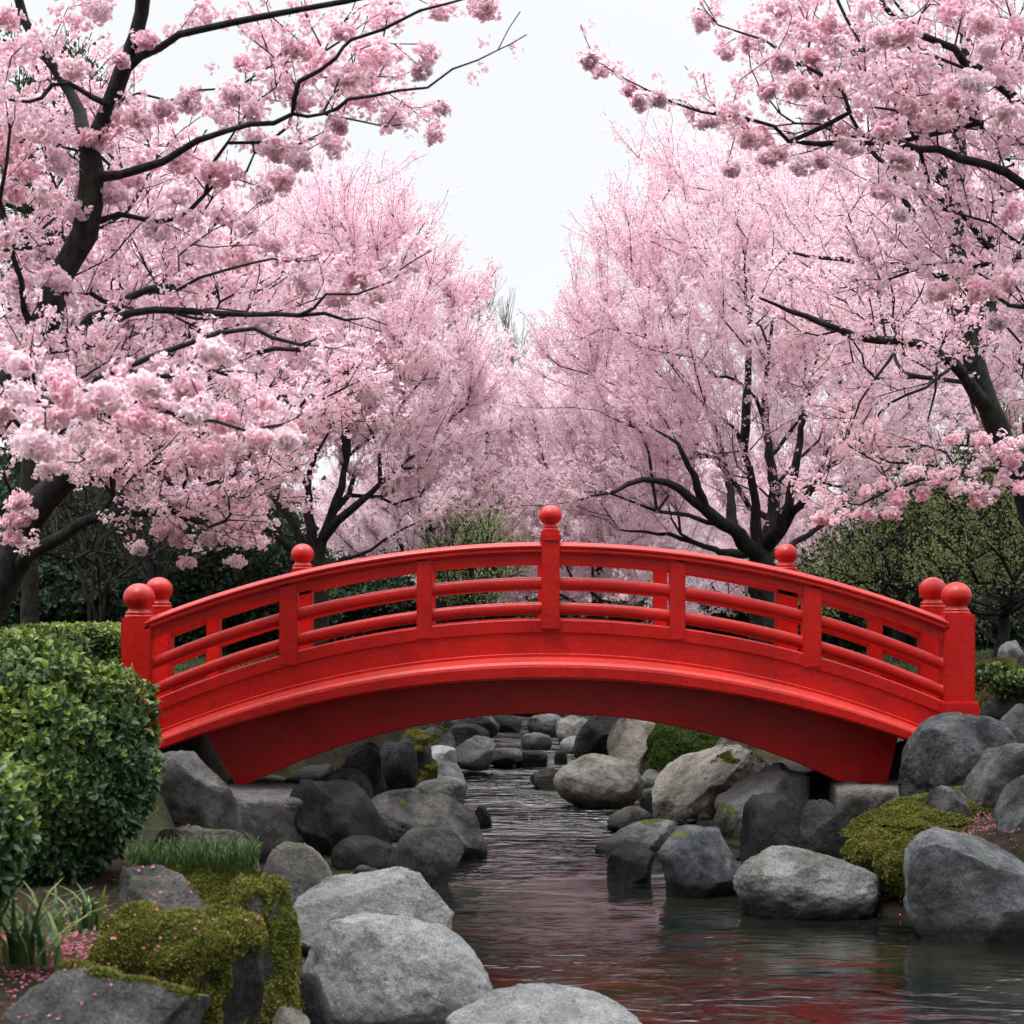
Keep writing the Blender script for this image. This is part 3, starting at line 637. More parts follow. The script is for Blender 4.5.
# ------------------------------------------------------------------ trees
class Tree:
    def __init__(s, seed): s.rng = np.random.default_rng(seed); s.p = []; s.par = []; s.r = []; s.plen = []; s.kids = None
    def add(s, p, par, r=None):
        s.p.append(np.asarray(p, float)); s.par.append(par); s.r.append(r)
        s.plen.append(0 if par < 0 else s.plen[par] + float(np.linalg.norm(s.p[-1] - s.p[par]))); return len(s.p) - 1
    def limb(s, pts, r0, r1, step=.14, wob=.012):
        """pts: (px, py, d); radii in pixels at that depth; starts from the nearest existing node"""
        q = [P(*a) for a in pts]; d0, d1 = pts[0][2], pts[-1][2]; r0 = r0 * d0 / F; r1 = r1 * d1 / F
        return s.limb_w(q, r0, r1, step, wob)
    def limb_w(s, q, r0, r1, step=.14, wob=.012):
        par = -1
        if s.p:
            A = np.array(s.p); j = int(np.argmin(np.linalg.norm(A - q[0], axis=1))); par = j
            if np.linalg.norm(A[j] - q[0]) > step * 1.5: q = [A[j]] + q
            else: q = [A[j]] + q[1:]
        q = [q[0] * 2 - q[1]] + list(q) + [q[-1] * 2 - q[-2]]; out = []
        for i in range(1, len(q) - 2):
            L = np.linalg.norm(q[i + 1] - q[i]); n = max(2, int(L / step))
            for k in range(n):
                t = k / n; out.append(.5 * (2 * q[i] + (q[i + 1] - q[i - 1]) * t + (2 * q[i - 1] - 5 * q[i] + 4 * q[i + 1] - q[i + 2]) * t * t + (3 * q[i] - q[i - 1] - 3 * q[i + 1] + q[i + 2]) * t ** 3))
        out.append(q[-2]); n = len(out)
        for k, v in enumerate(out):
            if k == 0 and par >= 0: continue
            t = k / max(n - 1, 1); par = s.add(v + s.rng.normal(size=3) * wob * (k < n - 1), par, r0 + (r1 - r0) * t ** .8)
        return par
    def grow(s, tips, bf=.3, step=.22, wob=.03, up=.0, rtip=.006, maxlen=None, minr=0.0):
        base = s.p[0]; tips = np.asarray(tips); tips = tips[np.argsort(np.linalg.norm(tips - base, axis=1))]
        ends = []
        for tp in tips:
            A = np.array(s.p); dv = tp - A; dist = np.linalg.norm(dv, axis=1)
            par = np.array(s.par); pd = A - A[np.maximum(par, 0)]; pd[0] = (0, 0, 1); cs = (unit(pd) * unit(dv)).sum(1)
            cost = dist * (1 + .55 * np.maximum(0, .55 - cs)) + bf * np.array(s.plen)
            j = int(np.argmin(cost)); a = A[j]; L = dist[j]
            if L < .04: continue
            n = max(1, int(L / step)); par_ = j; h = unit(pd[j]) if j > 0 else np.array([0, 0, 1.])
            c1 = a + h * L * .35; c1[2] += up * L
            for k in range(1, n + 1):
                t = k / n; v = (1 - t) ** 2 * a + 2 * t * (1 - t) * c1 + t * t * tp
                par_ = s.add(v + s.rng.normal(size=3) * wob * (k < n), par_, None)
            ends.append(par_)
        return ends
    def shoots(s, idx, n, L, out, spread=.5, up=.3, step=.14, centre=None):
        """short straight shoots from the given nodes"""
        ends = []; c = s.p[0] if centre is None else centre
        for j in idx:
            for k in range(n):
                o = unit(s.p[j] - c); pd = unit(s.p[j] - s.p[max(s.par[j], 0)])
                d = unit(o * out + pd * .7 + s.rng.normal(size=3) * spread + np.array([0, 0, up])); l = L * s.rng.uniform(.5, 1.2); m = max(2, int(l / step)); pr = j
                for q in range(1, m + 1):
                    pr = s.add(s.p[j] + d * l * q / m + s.rng.normal(size=3) * .012 + np.array([0, 0, .03 * l * (q / m) ** 2]), pr, None)
                ends.append(pr)
        return ends
    def radii(s, rtip=.005, ex=.43):
        n = len(s.p); cnt = np.zeros(n); kids = [[] for _ in range(n)]
        for i in range(n - 1, -1, -1):
            if cnt[i] == 0: cnt[i] = 1
            if s.par[i] >= 0: cnt[s.par[i]] += cnt[i]; kids[s.par[i]].append(i)
        r = np.zeros(n)
        for i in range(n):
            if s.r[i] is not None: r[i] = s.r[i]
            else:
                r[i] = rtip * cnt[i] ** ex
                if s.par[i] >= 0: r[i] = min(r[i], r[s.par[i]] * .93)
        s.R = np.maximum(r, .0020); s.kids = kids; s.cnt = cnt
    def tubes(s, minr=0.0):
        V, Fq, off = [], [], 0; Pn = np.array(s.p); n = len(Pn); Rr = s.R
        starts = [(0, -1)]
        while starts:
            i, par = starts.pop(); ch = [par, i] if par >= 0 else [i]
            while s.kids[i]:
                k = sorted(s.kids[i], key=lambda q: -Rr[q]); nx = k[0]
                for o in k[1:]: starts.append((o, i))
                ch.append(nx); i = nx
            if len(ch) < 2: continue
            pts = Pn[ch]; rr = Rr[ch].copy()
            if par >= 0: rr[0] = min(rr[1] * 1.35, Rr[par])
            if rr.max() < minr: continue
            seg = 12 if rr.max() > .07 else (8 if rr.max() > .025 else (5 if rr.max() > .01 else 3))
            tg = unit(np.gradient(pts, axis=0)); ref = np.array([.3, 1, .2]); u = unit(np.cross(tg, ref)); w = np.cross(tg, u)
            a = np.arange(seg) * 2 * PI / seg
            ring = pts[:, None] + (u[:, None] * np.cos(a)[None, :, None] + w[:, None] * np.sin(a)[None, :, None]) * rr[:, None, None]
            if seg >= 8:
                q = ring.reshape(-1, 3); ring = (q + unit(q - np.repeat(pts, seg, 0)) * (fbm(q, 6, 1, 3) * .13 * np.repeat(rr, seg))[:, None]).reshape(ring.shape)
            m = len(ch); ii = np.arange(m * seg).reshape(m, seg) + off
            Fq.append(np.stack([ii[:-1], np.roll(ii[:-1], -1, 1), np.roll(ii[1:], -1, 1), ii[1:]], -1).reshape(-1, 4)); V.append(ring.reshape(-1, 3)); off += m * seg
        return np.concatenate(V), np.concatenate(Fq)
    def along(s, rmax, dens, jit):
        """points along thin twigs, with the twig direction"""
        Pn = np.array(s.p); par = np.array(s.par); sel = np.where((s.R < rmax) & (par >= 0))[0]
        a = Pn[par[sel]]; b = Pn[sel]; L = np.linalg.norm(b - a, axis=1); k = s.rng.poisson(L * dens); i = np.repeat(np.arange(len(sel)), k)
        t = s.rng.random((len(i), 1)); q = a[i] * (1 - t) + b[i] * t; return q + s.rng.normal(size=q.shape) * jit, unit(b - a)[i]

def flowers(c, nrm, rng, size, petals, tint, cup=.55, wid=.42):
    """c centres, nrm facing; petals kites each"""
    n = len(c); c = np.repeat(c, petals, 0); nr = np.repeat(nrm, petals, 0); s_ = np.repeat(np.broadcast_to(size, n), petals); t = np.repeat(tint, petals)
    u = unit(np.cross(nr, randdir(n, rng).repeat(petals, 0))); v = np.cross(nr, u)
    a = (np.tile(np.arange(petals), n) * 2 * PI / petals) + rng.normal(size=n * petals) * .3
    rad = u * np.cos(a)[:, None] + v * np.sin(a)[:, None]
    cp = cup * rng.uniform(.3, 1.7, n * petals); d = unit(rad + nr * cp[:, None]); side = unit(np.cross(d, nr) + rng.normal(size=d.shape) * .35)
    L = s_ * rng.uniform(.8, 1.2, len(s_)); return kites(c, d, side, L, L * wid, np.clip(t + rng.normal(size=len(t)) * .12, 0, 1), nr)
def clusters(q, rng, rad, per, size, petals=3, tint=None, droop=0.0):
    n = len(q); dr = randdir(n * per, rng); c = np.repeat(q, per, 0) + dr * rad * rng.uniform(.3, 1, (n * per, 1)); c[:, 2] -= droop
    t = np.repeat(rng.random(n) if tint is None else tint, per); return flowers(c, dr, rng, size * rng.uniform(.75, 1.25, n * per), petals, t)
def pompoms(q, R, rng, per=34, size=.027, tint=None):
    """hanging balls of double blossom"""
    n = len(q); dr = randdir(n * per, rng); dr[:, 2] -= .15; dr = unit(dr); Rr = np.repeat(R, per)[:, None]
    c = np.repeat(q, per, 0) + dr * Rr * rng.uniform(.3, 1.12, (n * per, 1)) * np.array([1.08, 1.08, .85]); t = np.repeat(rng.random(n) if tint is None else tint, per)
    sz = size * rng.uniform(.8, 1.25, n * per)
    A = flowers(c, unit(dr + rng.normal(size=dr.shape) * .45), rng, sz, 5, t, .5, .5); B = flowers(c + dr * .006, unit(dr + rng.normal(size=dr.shape) * .3), rng, sz * .6, 5, t, 1.1, .45)
    return cat_([A, B])
def ell(n, lst, rng, shell=.0):
    """random points in a union of (px, py, d, rx, ry, rd) ellipsoids, weighted by volume"""
    w_ = np.array([a[3] * a[4] * a[5] for a in lst], float); k = rng.choice(len(lst), n, p=w_ / w_.sum()); out = []
    dr = randdir(n, rng); r = (shell ** 3 + (1 - shell ** 3) * rng.random(n)) ** (1 / 3)
    for i in range(n):
        px, py, d, rx, ry, rd = lst[k[i]]; c = P(px, py, d); out.append(c + dr[i] * r[i] * np.array([rx * d / F, rd, ry * d / F]))
    return np.array(out)
def cluster_tree(name, T, root_label, cat, group, crown, mat, bark=M_bark, minr=0, extra=None):
    b = T.p[0]; root = thing(name, tuple(b), root_label, cat, group)
    V, Fq = T.tubes(minr); part('trunk', V, Fq, bark, root, smooth=True)
    V, Fq, tt = crown; o = part('crown', V, Fq, mat, root, tint=tt)
    if extra is not None: V, Fq, tt, nm, m = extra; part(nm, V, Fq, m, root, tint=tt)
    return root
def gz(x, y): return float(terrain(np.array([x]), np.array([y]))[0])
def base_at(px, d): x = (px - 512) / F * d; z = gz(x, d); return (px, HZ + (EYE - z + .1) * F / d, d)

# ---- mid-distance cherry trees, fan shaped, fine blossom
def mid_cherry(seed, base, limbs, crown, label, ntip, nsh, shL, dens, per, size, mat, rr=.03, hole=None, rclu=.045, petals=3, rtip=.0032, up=.3):
    T = Tree(seed); rng = T.rng
    for l in limbs: T.limb(l[0], l[1], min(l[2], 2) * .45 if l is not limbs[0] else l[2])
    ends = [k for k in range(len(T.p)) if k not in set(T.par)]; T.shoots(ends, 5, .9, .5, .35, .3, .2)
    tips = ell(ntip, crown, rng, .35)
    e = T.grow(tips, .28, .25, .035, .05)
    e2 = T.shoots(e, nsh, shL, .75, .48, up); T.radii(rtip)
    q, dr = T.along(.0125, dens * 1.8, rr * 1.7)
    if hole is not None:
        px, py = proj(q)
        for (hx, hy, rx, ry, dd, pr) in hole:
            m = ((px - hx) / rx) ** 2 + ((py - hy) / ry) ** 2 < 1; m &= q[:, 1] < dd; m &= rng.random(len(q)) < pr; q = q[~m]; px, py = proj(q)
    tint = np.clip(.5 + .45 * vnoise(q, .9, seed) + rng.normal(size=len(q)) * .25, 0, 1)
    cr = clusters(q, rng, rclu, per, size, petals, tint)
    print(label, 'nodes', len(T.p), 'clusters', len(q), 'quads', len(cr[1]))
    return cluster_tree('cherry_tree', T, label, 'tree', 'cherry trees in pink blossom', cr, mat)

d = 22
mid_cherry(101, 0, [
    ([base_at(765, d), (763, 590, d), (762, 562, d)], 17, 13),
    ([(762, 562, d), (738, 535, 21.6), (705, 510, 21.2), (680, 490, 21), (655, 478, 20.8), (615, 490, 20.6), (580, 500, 20.5)], 10, 2),
    ([(705, 510, 21.2), (695, 478, 21), (676, 445, 20.8), (655, 430, 20.8)], 6, 3),
    ([(755, 552, d), (756, 505, 21.8), (746, 455, 21.6), (728, 420, 21.5), (708, 410, 21.4)], 7, 3),
    ([(746, 455, 21.6), (747, 410, 21.5), (750, 340, 21.5), (745, 260, 21.6)], 6, 2),
    ([(768, 552, d), (775, 500, 22.2), (770, 455, 22.3), (765, 400, 22.5), (775, 300, 22.6)], 8, 2),
    ([(770, 545, d), (785, 515, 21.6), (800, 440, 21.5), (812, 380, 21.4), (830, 320, 21.4)], 7, 2),
    ([(772, 548, d), (800, 505, 21.6), (822, 470, 21.4), (850, 455, 21.3), (880, 440, 21.2)], 7, 2),
    ([(730, 530, 21.6), (728, 480, 22.6), (712, 420, 23), (690, 360, 23.2), (660, 290, 23.4)], 6, 2),
    ([(762, 565, d), (790, 545, 23), (830, 520, 23.6), (870, 480, 24)], 6, 2),
    ([(745, 555, d), (715, 550, 22.8), (670, 535, 23), (620, 530, 23)], 6, 2)],
    [(735, 330, 22.5, 175, 150, 2.3), (640, 400, 22.5, 110, 120, 2.0), (690, 240, 23, 95, 100, 1.5), (610, 480, 22.2, 80, 60, 1.6), (860, 400, 22.5, 90, 110, 1.8), (800, 480, 22, 110, 50, 1.6)],
    'broad cherry tree fanning dark limbs behind the right half of the bridge', 430, 4, .62, 17, 5, .023, M_blo,
    hole=[(765, 480, 75, 82, 22.6, .75), (700, 500, 60, 45, 21.8, .6)])
d = 21
mid_cherry(102, 0, [
    ([base_at(318, d), (316, 590, d), (314, 565, d)], 14, 10),
    ([(314, 565, d), (325, 540, 21), (340, 520, 20.8), (372, 492, 20.6), (400, 470, 20.4), (424, 468, 20.3)], 7, 2.5),
    ([(314, 565, d), (312, 530, 21), (308, 500, 21), (310, 470, 21), (330, 430, 21)], 7, 3),
    ([(325, 540, d), (338, 500, 21), (345, 460, 21), (352, 425, 21), (370, 380, 21)], 6, 2),
    ([(320, 575, d), (360, 555, 20.4), (395, 535, 20.2), (430, 515, 20)], 3.5, 1.2),
    ([(312, 560, d), (290, 520, 21.2), (262, 480, 21.4), (245, 450, 21.4), (235, 400, 21.4)], 6, 2),
    ([(310, 560, d), (275, 535, 20.6), (240, 510, 20.4), (200, 490, 20.2)], 5, 2),
    ([(345, 460, 21), (350, 380, 21.5), (345, 300, 22), (350, 240, 22)], 5, 2)],
    [(340, 330, 21.5, 120, 130, 2.0), (400, 400, 21.3, 95, 95, 1.7), (250, 400, 21.5, 110, 110, 1.8), (360, 235, 22, 65, 60, 1.2), (430, 490, 21, 60, 55, 1.3), (230, 510, 20.4, 70, 45, 1.0), (465, 330, 22, 35, 45, .8)],
    'cherry tree behind the left railing with dark forking limbs', 400, 4, .58, 17, 5, .023, M_blo,
    hole=[(330, 500, 60, 60, 21.2, .65)])
d = 27
mid_cherry(103, 0, [([base_at(150, d), (155, 560, d), (165, 480, d), (180, 400, d), (185, 300, d)], 12, 4), ([(165, 480, d), (230, 400, d), (290, 300, d)], 7, 3), ([(165, 480, d), (110, 400, d), (60, 320, d)], 7, 3)],
    [(200, 330, 27, 190, 150, 2.6), (90, 380, 27, 120, 100, 2), (310, 270, 27, 90, 90, 1.8)],
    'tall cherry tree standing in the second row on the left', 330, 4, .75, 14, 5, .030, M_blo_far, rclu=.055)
d = 27
mid_cherry(104, 0, [([base_at(925, d), (920, 560, d), (915, 480, d), (905, 380, d), (890, 280, d)], 12, 4), ([(915, 480, d), (970, 400, d), (1010, 320, d)], 7, 3), ([(915, 480, d), (850, 400, d), (800, 300, d)], 7, 3)],
    [(900, 310, 27, 170, 165, 2.6), (800, 250, 27, 130, 110, 2), (1000, 350, 27, 90, 120, 1.8), (760, 200, 27, 80, 60, 1.4)],
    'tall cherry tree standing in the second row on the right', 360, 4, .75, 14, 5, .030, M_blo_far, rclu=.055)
d = 33
mid_cherry(105, 0, [([base_at(600, d), (598, 590, d), (600, 540, d), (590, 460, d)], 9, 3), ([(600, 540, d), (550, 490, d), (535, 430, d)], 5, 2), ([(600, 540, d), (660, 480, d), (690, 420, d)], 5, 2)],
    [(590, 470, 33, 95, 110, 2.4), (560, 560, 33, 70, 70, 2), (660, 540, 33, 80, 90, 2), (620, 380, 34, 60, 70, 1.6)],
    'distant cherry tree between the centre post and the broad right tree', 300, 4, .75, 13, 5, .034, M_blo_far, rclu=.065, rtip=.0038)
d = 34
mid_cherry(106, 0, [([base_at(440, d), (442, 590, d), (440, 540, d), (450, 460, d)], 9, 3), ([(440, 540, d), (480, 490, d), (490, 420, d)], 5, 2), ([(440, 540, d), (400, 480, d), (380, 420, d)], 5, 2)],
    [(440, 430, 34, 85, 90, 2.4), (480, 470, 34, 60, 80, 2), (400, 520, 34, 90, 60, 2)],
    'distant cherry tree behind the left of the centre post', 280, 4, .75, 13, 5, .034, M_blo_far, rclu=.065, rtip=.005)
d = 46
mid_cherry(107, 0, [([base_at(525, d), (523, 590, d), (520, 530, d), (515, 450, d)], 6, 3)],
    [(520, 480, 46, 75, 90, 3), (500, 560, 46, 100, 60, 3), (610, 570, 46, 100, 60, 3)],
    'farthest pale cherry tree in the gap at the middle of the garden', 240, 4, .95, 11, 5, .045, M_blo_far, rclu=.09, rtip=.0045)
d = 38
mid_cherry(108, 0, [([base_at(760, d), (758, 590, d), (755, 540, d)], 7, 4)],
    [(740, 560, 38, 110, 60, 2.6), (700, 480, 38, 90, 80, 2.4), (820, 500, 38, 80, 70, 2)],
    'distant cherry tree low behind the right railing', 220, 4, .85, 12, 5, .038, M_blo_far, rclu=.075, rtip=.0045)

# ---- near trees with hanging balls of double blossom
def near_cherry(seed, limbs, poms, fill, label, fine, shn=1, nfine=0, bark=M_bark, twigrow=0):
    T = Tree(seed); rng = T.rng
    for l in limbs: T.limb(*l)
    ends = [k for k in range(len(T.p)) if k not in set(T.par)]; T.shoots(ends, 2, .28, .4, .4, .1, .1)
    pts, rad = [], []
    for a in poms:
        px, py, r = a[:3]; dd = a[3] if len(a) > 3 else 10.0 + rng.uniform(-.5, .5)
        pts.append(P(px, py, dd)); rad.append(r * dd / F)
    if len(fill):
        for f_, n in fill:
            q = ell(n, f_, rng); pts += list(q); rad += list(rng.uniform(.065, .11, n))
    pts = np.array(pts); rad = np.array(rad); up = pts + np.stack([rng.normal(size=len(pts)) * .02, rng.normal(size=len(pts)) * .02, rad * .55], -1)
    T.grow(up, .16, .12, .012, .06)
    if twigrow: T.grow(ell(twigrow[0], twigrow[1], rng), .16, .12, .014, .06)
    if fine is not None: e = T.grow(ell(nfine, fine, rng), .22, .16, .02, .03); T.shoots(e, 2, .30, .5, .6, .05, .1)
    T.radii(.0036, .40)
    parts_ = []
    # each ball is three overlapping bunches
    k = rng.integers(2, 5, len(pts)); qi = np.repeat(np.arange(len(pts)), k); off = randdir(len(qi), rng) * np.array([1, 1, .55]) * (rad[qi] * .55)[:, None]
    q = pts[qi] + off; rr = rad[qi] * rng.uniform(.5, .85, len(qi)); tn = np.clip(np.repeat(rng.random(len(pts)), k) + rng.normal(size=len(qi)) * .15, 0, 1)
    parts_.append(pompoms(q, rr, rng, 20, .027, tn))
    if fine is not None:
        q, _ = T.along(.0060, 15, .035)
        parts_.append(clusters(q, rng, .045, 6, .022, 5))
    cr = cat_(parts_); print(label, 'nodes', len(T.p), 'poms', len(pts), 'quads', len(cr[1]))
    li = rng.choice(len(up), len(up)); lp = up[li] + rng.normal(size=(len(li), 3)) * .012; dd = unit(randdir(len(lp), rng) + [0, 0, -.2])
    lv = kites(lp, dd, unit(np.cross(dd, randdir(len(lp), rng))), .032, .008, rng.random(len(lp)))
    return cluster_tree('cherry_tree', T, label, 'tree', 'cherry trees in pink blossom', cr, M_pom, bark, extra=(*lv, 'young_leaves', M_redleaf))

A = 10.0
pomA = [(37,42,22),(15,55,20),(70,20,22),(95,8,15),(200,13,18),(72,68,15),(147,38,11),(22,115,26),(47,135,20),(10,142,20),(86,140,14),(112,115,17),(140,118,17),(195,100,18),(215,115,22),(235,96,15),(246,66,12),(272,42,20),(276,64,13),(100,142,17),(150,160,20),(186,160,18),(218,172,20),(30,170,18),(45,197,18),(8,192,15),(80,185,17),(96,206,22),(118,195,17),(76,212,14),(180,200,16),(186,220,18),(266,195,13),(290,155,15),(283,183,18),(390,18,22),(436,13,14),(483,8,17),(343,31,12),(380,55,25),(428,52,14),(421,70,9),(320,65,25),(283,76,22),(360,97,22),(396,115,18),(433,133,15),(440,107,9),(331,146,14),(303,158,13),(272,150,14),(310,253,18),(310,280,18),(273,250,17),(360,276,14),(376,292,15),(340,296,14),(403,266,18),(200,252,17),(236,256,18),(191,283,18),(66,306,19),(80,310,16),(116,320,20),(161,320,16),(266,322,16),(250,110,14),(300,100,18),(345,75,16),(300,48,15),(255,140,14),(170,110,14),(60,160,15),(10,235,16),(40,255,17),(15,285,16),(55,280,13),(10,20,16),(120,60,8),(340,125,10),(370,75,14),(130,178,12),(160,230,14),(225,215,14),(250,225,14)]
pomA += [(x, y, r * 1.15, 7.6 + (i % 5) * .25) for i, (x, y, r) in enumerate([(30,363,19),(17,386,20),(70,390,20),(82,408,18),(126,380,19),(146,385,16),(103,398,20),(146,416,22),(170,428,20),(84,440,24),(33,443,19),(100,455,16),(60,466,14),(206,450,20),(232,445,16),(254,436,14),(277,441,18),(290,434,16),(259,405,17),(239,386,16),(212,352,16),(186,388,14),(8,412,18),(50,418,17),(118,440,18),(200,412,16),(5,355,15),(165,400,16),(225,420,15),(62,372,15)])]
near_cherry(201, [
    ([base_at(-75, 10.2), (-70, 640, 10.2), (-45, 500, 10.1), (-5, 410, 10), (35, 340, 10), (70, 262, 10), (90, 205, 10), (90, 150, 10)], 27, 11.5),
    ([(90, 150, 10), (108, 105, 10), (130, 40, 9.9), (148, -20, 9.8), (170, -120, 9.7), (200, -240, 9.6)], 10, 4),
    ([(90, 155, 10), (78, 110, 10.2), (55, 70, 10.3), (28, 20, 10.4), (5, -40, 10.4), (-20, -150, 10.4)], 7.5, 3),
    ([(122, 68, 9.9), (160, 45, 9.8), (200, 31, 9.6), (270, 14, 9.5), (345, 0, 9.4), (440, -20, 9.3)], 5, 2),
    ([(88, 190, 10), (140, 168, 9.8), (200, 142, 9.6), (250, 126, 9.5), (290, 118, 9.5), (325, 114, 9.5), (386, 127, 9.5)], 5, 1.1),
    ([(325, 114, 9.5), (350, 100, 9.4), (400, 92, 9.3), (450, 73, 9.3), (498, 50, 9.2)], 2.6, .7),
    ([(286, 118, 9.5), (300, 85, 9.4), (335, 58, 9.3), (350, 40, 9.3), (420, 16, 9.2), (500, -12, 9.2)], 3, 1),
    ([(30, 350, 10), (65, 335, 9.8), (90, 320, 9.7), (130, 300, 9.6), (165, 287, 9.5)], 7, 3),
    ([(85, 325, 9.8), (130, 314, 9.6), (190, 312, 9.5), (250, 314, 9.4), (300, 314, 9.3), (345, 320, 9.3)], 5, 1.5),
    ([(300, 314, 9.3), (330, 300, 9.2), (380, 285, 9.2), (400, 270, 9.1)], 2, .8),
    ([(130, 300, 9.6), (200, 280, 9.4), (255, 262, 9.3), (290, 262, 9.2)], 2.4, 1),
    ([(5, 400, 10), (30, 400, 9.2), (80, 410, 8.6), (140, 405, 8.2), (210, 425, 8), (280, 425, 7.9)], 5, 1.5),
    ([(80, 410, 8.6), (120, 370, 8.6), (190, 345, 8.5), (250, 330, 8.6), (300, 345, 8.6)], 4, 2),
    ([(110, 372, 8.6), (150, 375, 8.5), (195, 368, 8.5), (218, 372, 8.5)], 4, 2),
    ([(30, 340, 10), (22, 280, 9.8), (5, 200, 9.7), (10, 130, 9.6)], 4, 1.5),
    ([(108, 105, 10), (70, 85, 9.6), (40, 95, 9.5), (10, 100, 9.4)], 3.5, 1.5)],
    pomA, [([(-80, 150, 10, 70, 180, 1.2)], 45), ([(150, -90, 10, 300, 70, 1.2)], 45)],
    'near cherry tree leaning in from the left with large hanging blossom balls', [(110, 190, 11.3, 120, 80, .8), (130, 300, 10.8, 170, 80, .7), (90, 390, 9.8, 150, 60, .7), (60, 120, 11, 80, 70, .6), (310, 80, 10, 90, 60, .4), (30, 330, 11, 70, 80, .6)], nfine=250)
B_ = 13.5
near_cherry(202, [
    ([base_at(-30, B_), (-25, 630, B_), (5, 575, B_), (30, 520, B_), (58, 482, B_), (95, 455, B_), (140, 430, 13.4)], 32, 10),
    ([(15, 575, B_), (45, 545, 13.3), (80, 522, 13.2), (120, 512, 13.1), (165, 512, 13), (200, 522, 12.9)], 9, 3),
    ([(140, 430, 13.4), (190, 400, 13.2), (230, 360, 13.1), (300, 350, 13)], 7, 2),
    ([(100, 455, 13.4), (150, 470, 13.2), (200, 500, 13), (240, 530, 12.9)], 5, 1.5),
    ([(140, 430, 13.4), (160, 380, 13.6), (170, 300, 13.8), (210, 230, 14)], 7, 2)],
    [(x, y, r, 12.9) for x, y, r in [(17,500,13),(14,518,14),(26,512,10),(10,540,11),(141,548,8),(165,530,12),(180,538,11),(188,561,8),(175,525,10),(216,516,14),(232,525,12),(210,536,10),(250,540,10),(237,560,10),(225,500,12),(245,505,12),(262,520,9),(200,495,12),(180,500,8)]],
    [], 'old cherry tree at the left with a thick black trunk bending over the hedge',
    [(150, 460, 13.2, 110, 35, .8), (210, 505, 12.9, 70, 38, .5), (80, 450, 13.6, 100, 45, .8), (230, 410, 13.4, 110, 60, .9), (200, 300, 14, 110, 80, .9), (240, 470, 13, 60, 45, .6), (330, 400, 13.2, 60, 50, .6)], nfine=420)
pomD = [(704,17,14),(727,51,11),(750,46,11),(780,63,12),(764,27,14),(785,6,15),(828,28,16),(866,10,19),(840,83,18),(886,80,24),(866,106,22),(926,66,26),(999,76,20),(950,10,18),(982,22,16),(767,136,16),(750,138,14),(734,113,14),(707,118,13),(690,110,11),(727,170,11),(800,163,12),(823,163,12),(853,146,14),(773,157,13),(600,70,13),(592,60,9),(641,101,11),(660,96,10),(632,88,7),(905,30,18),(910,105,16),(960,95,14),(985,50,14),(1012,30,16),(812,60,12),(800,30,12),(845,45,14),(940,120,14),(890,130,13),(1010,110,14),(820,110,12),(795,90,12),(880,40,16),(975,80,14),(770,92,9),(900,160,12),(880,190,11),(960,270,16),(985,290,14),(940,290,14),(1010,280,14),(1015,210,12),(900,215,11),(1000,320,12)]
near_cherry(203, [
    ([base_at(1190, 11), (1185, 600, 11), (1170, 450, 11), (1150, 330, 11), (1120, 240, 11), (1095, 130, 11)], 26, 12),
    ([(1110, 215, 11), (1070, 208, 10.8), (1024, 186, 10.6), (985, 163, 10.5), (940, 150, 10.4), (900, 144, 10.3), (868, 142, 10.3), (820, 144, 10.2), (790, 139, 10.1), (750, 120, 10), (700, 112, 9.9), (650, 92, 9.8), (598, 62, 9.7)], 6, .6),
    ([(1100, 150, 11), (1060, 130, 10.8), (1024, 108, 10.6), (985, 72, 10.5), (950, 50, 10.4), (900, 20, 10.3), (870, -10, 10.2)], 7, 2.5),
    ([(1024, 108, 10.6), (1000, 90, 10.5), (980, 72, 10.4), (930, 55, 10.3), (898, 20, 10.2)], 3, 1.2),
    ([(790, 139, 10.1), (850, 110, 10.1), (822, 78, 10), (790, 60, 10), (765, 40, 10), (718, 25, 10)], 3, .8),
    ([(1095, 130, 11), (1060, 40, 10.8), (1000, -60, 10.6), (880, -120, 10.4), (780, -90, 10.2)], 9, 2.5),
    ([(880, -110, 10.4), (850, -40, 10.3), (835, 0, 10.3), (865, 52, 10.2)], 3, 1.5),
    ([(1110, 215, 11), (1080, 330, 10.8), (1030, 310, 10.6), (997, 297, 10.5)], 5, 2)],
    pomD, [([(1120, 60, 11, 80, 150, 1.2)], 35), ([(900, -90, 10.5, 230, 60, 1.2)], 40)],
    'near cherry tree reaching in from the upper right with hanging blossom balls', [(900, 60, 11, 150, 90, .8), (980, 140, 11, 90, 90, .7), (800, 110, 10.8, 90, 50, .5), (950, 250, 11, 100, 50, .6)], nfine=180)
C_ = 15.5
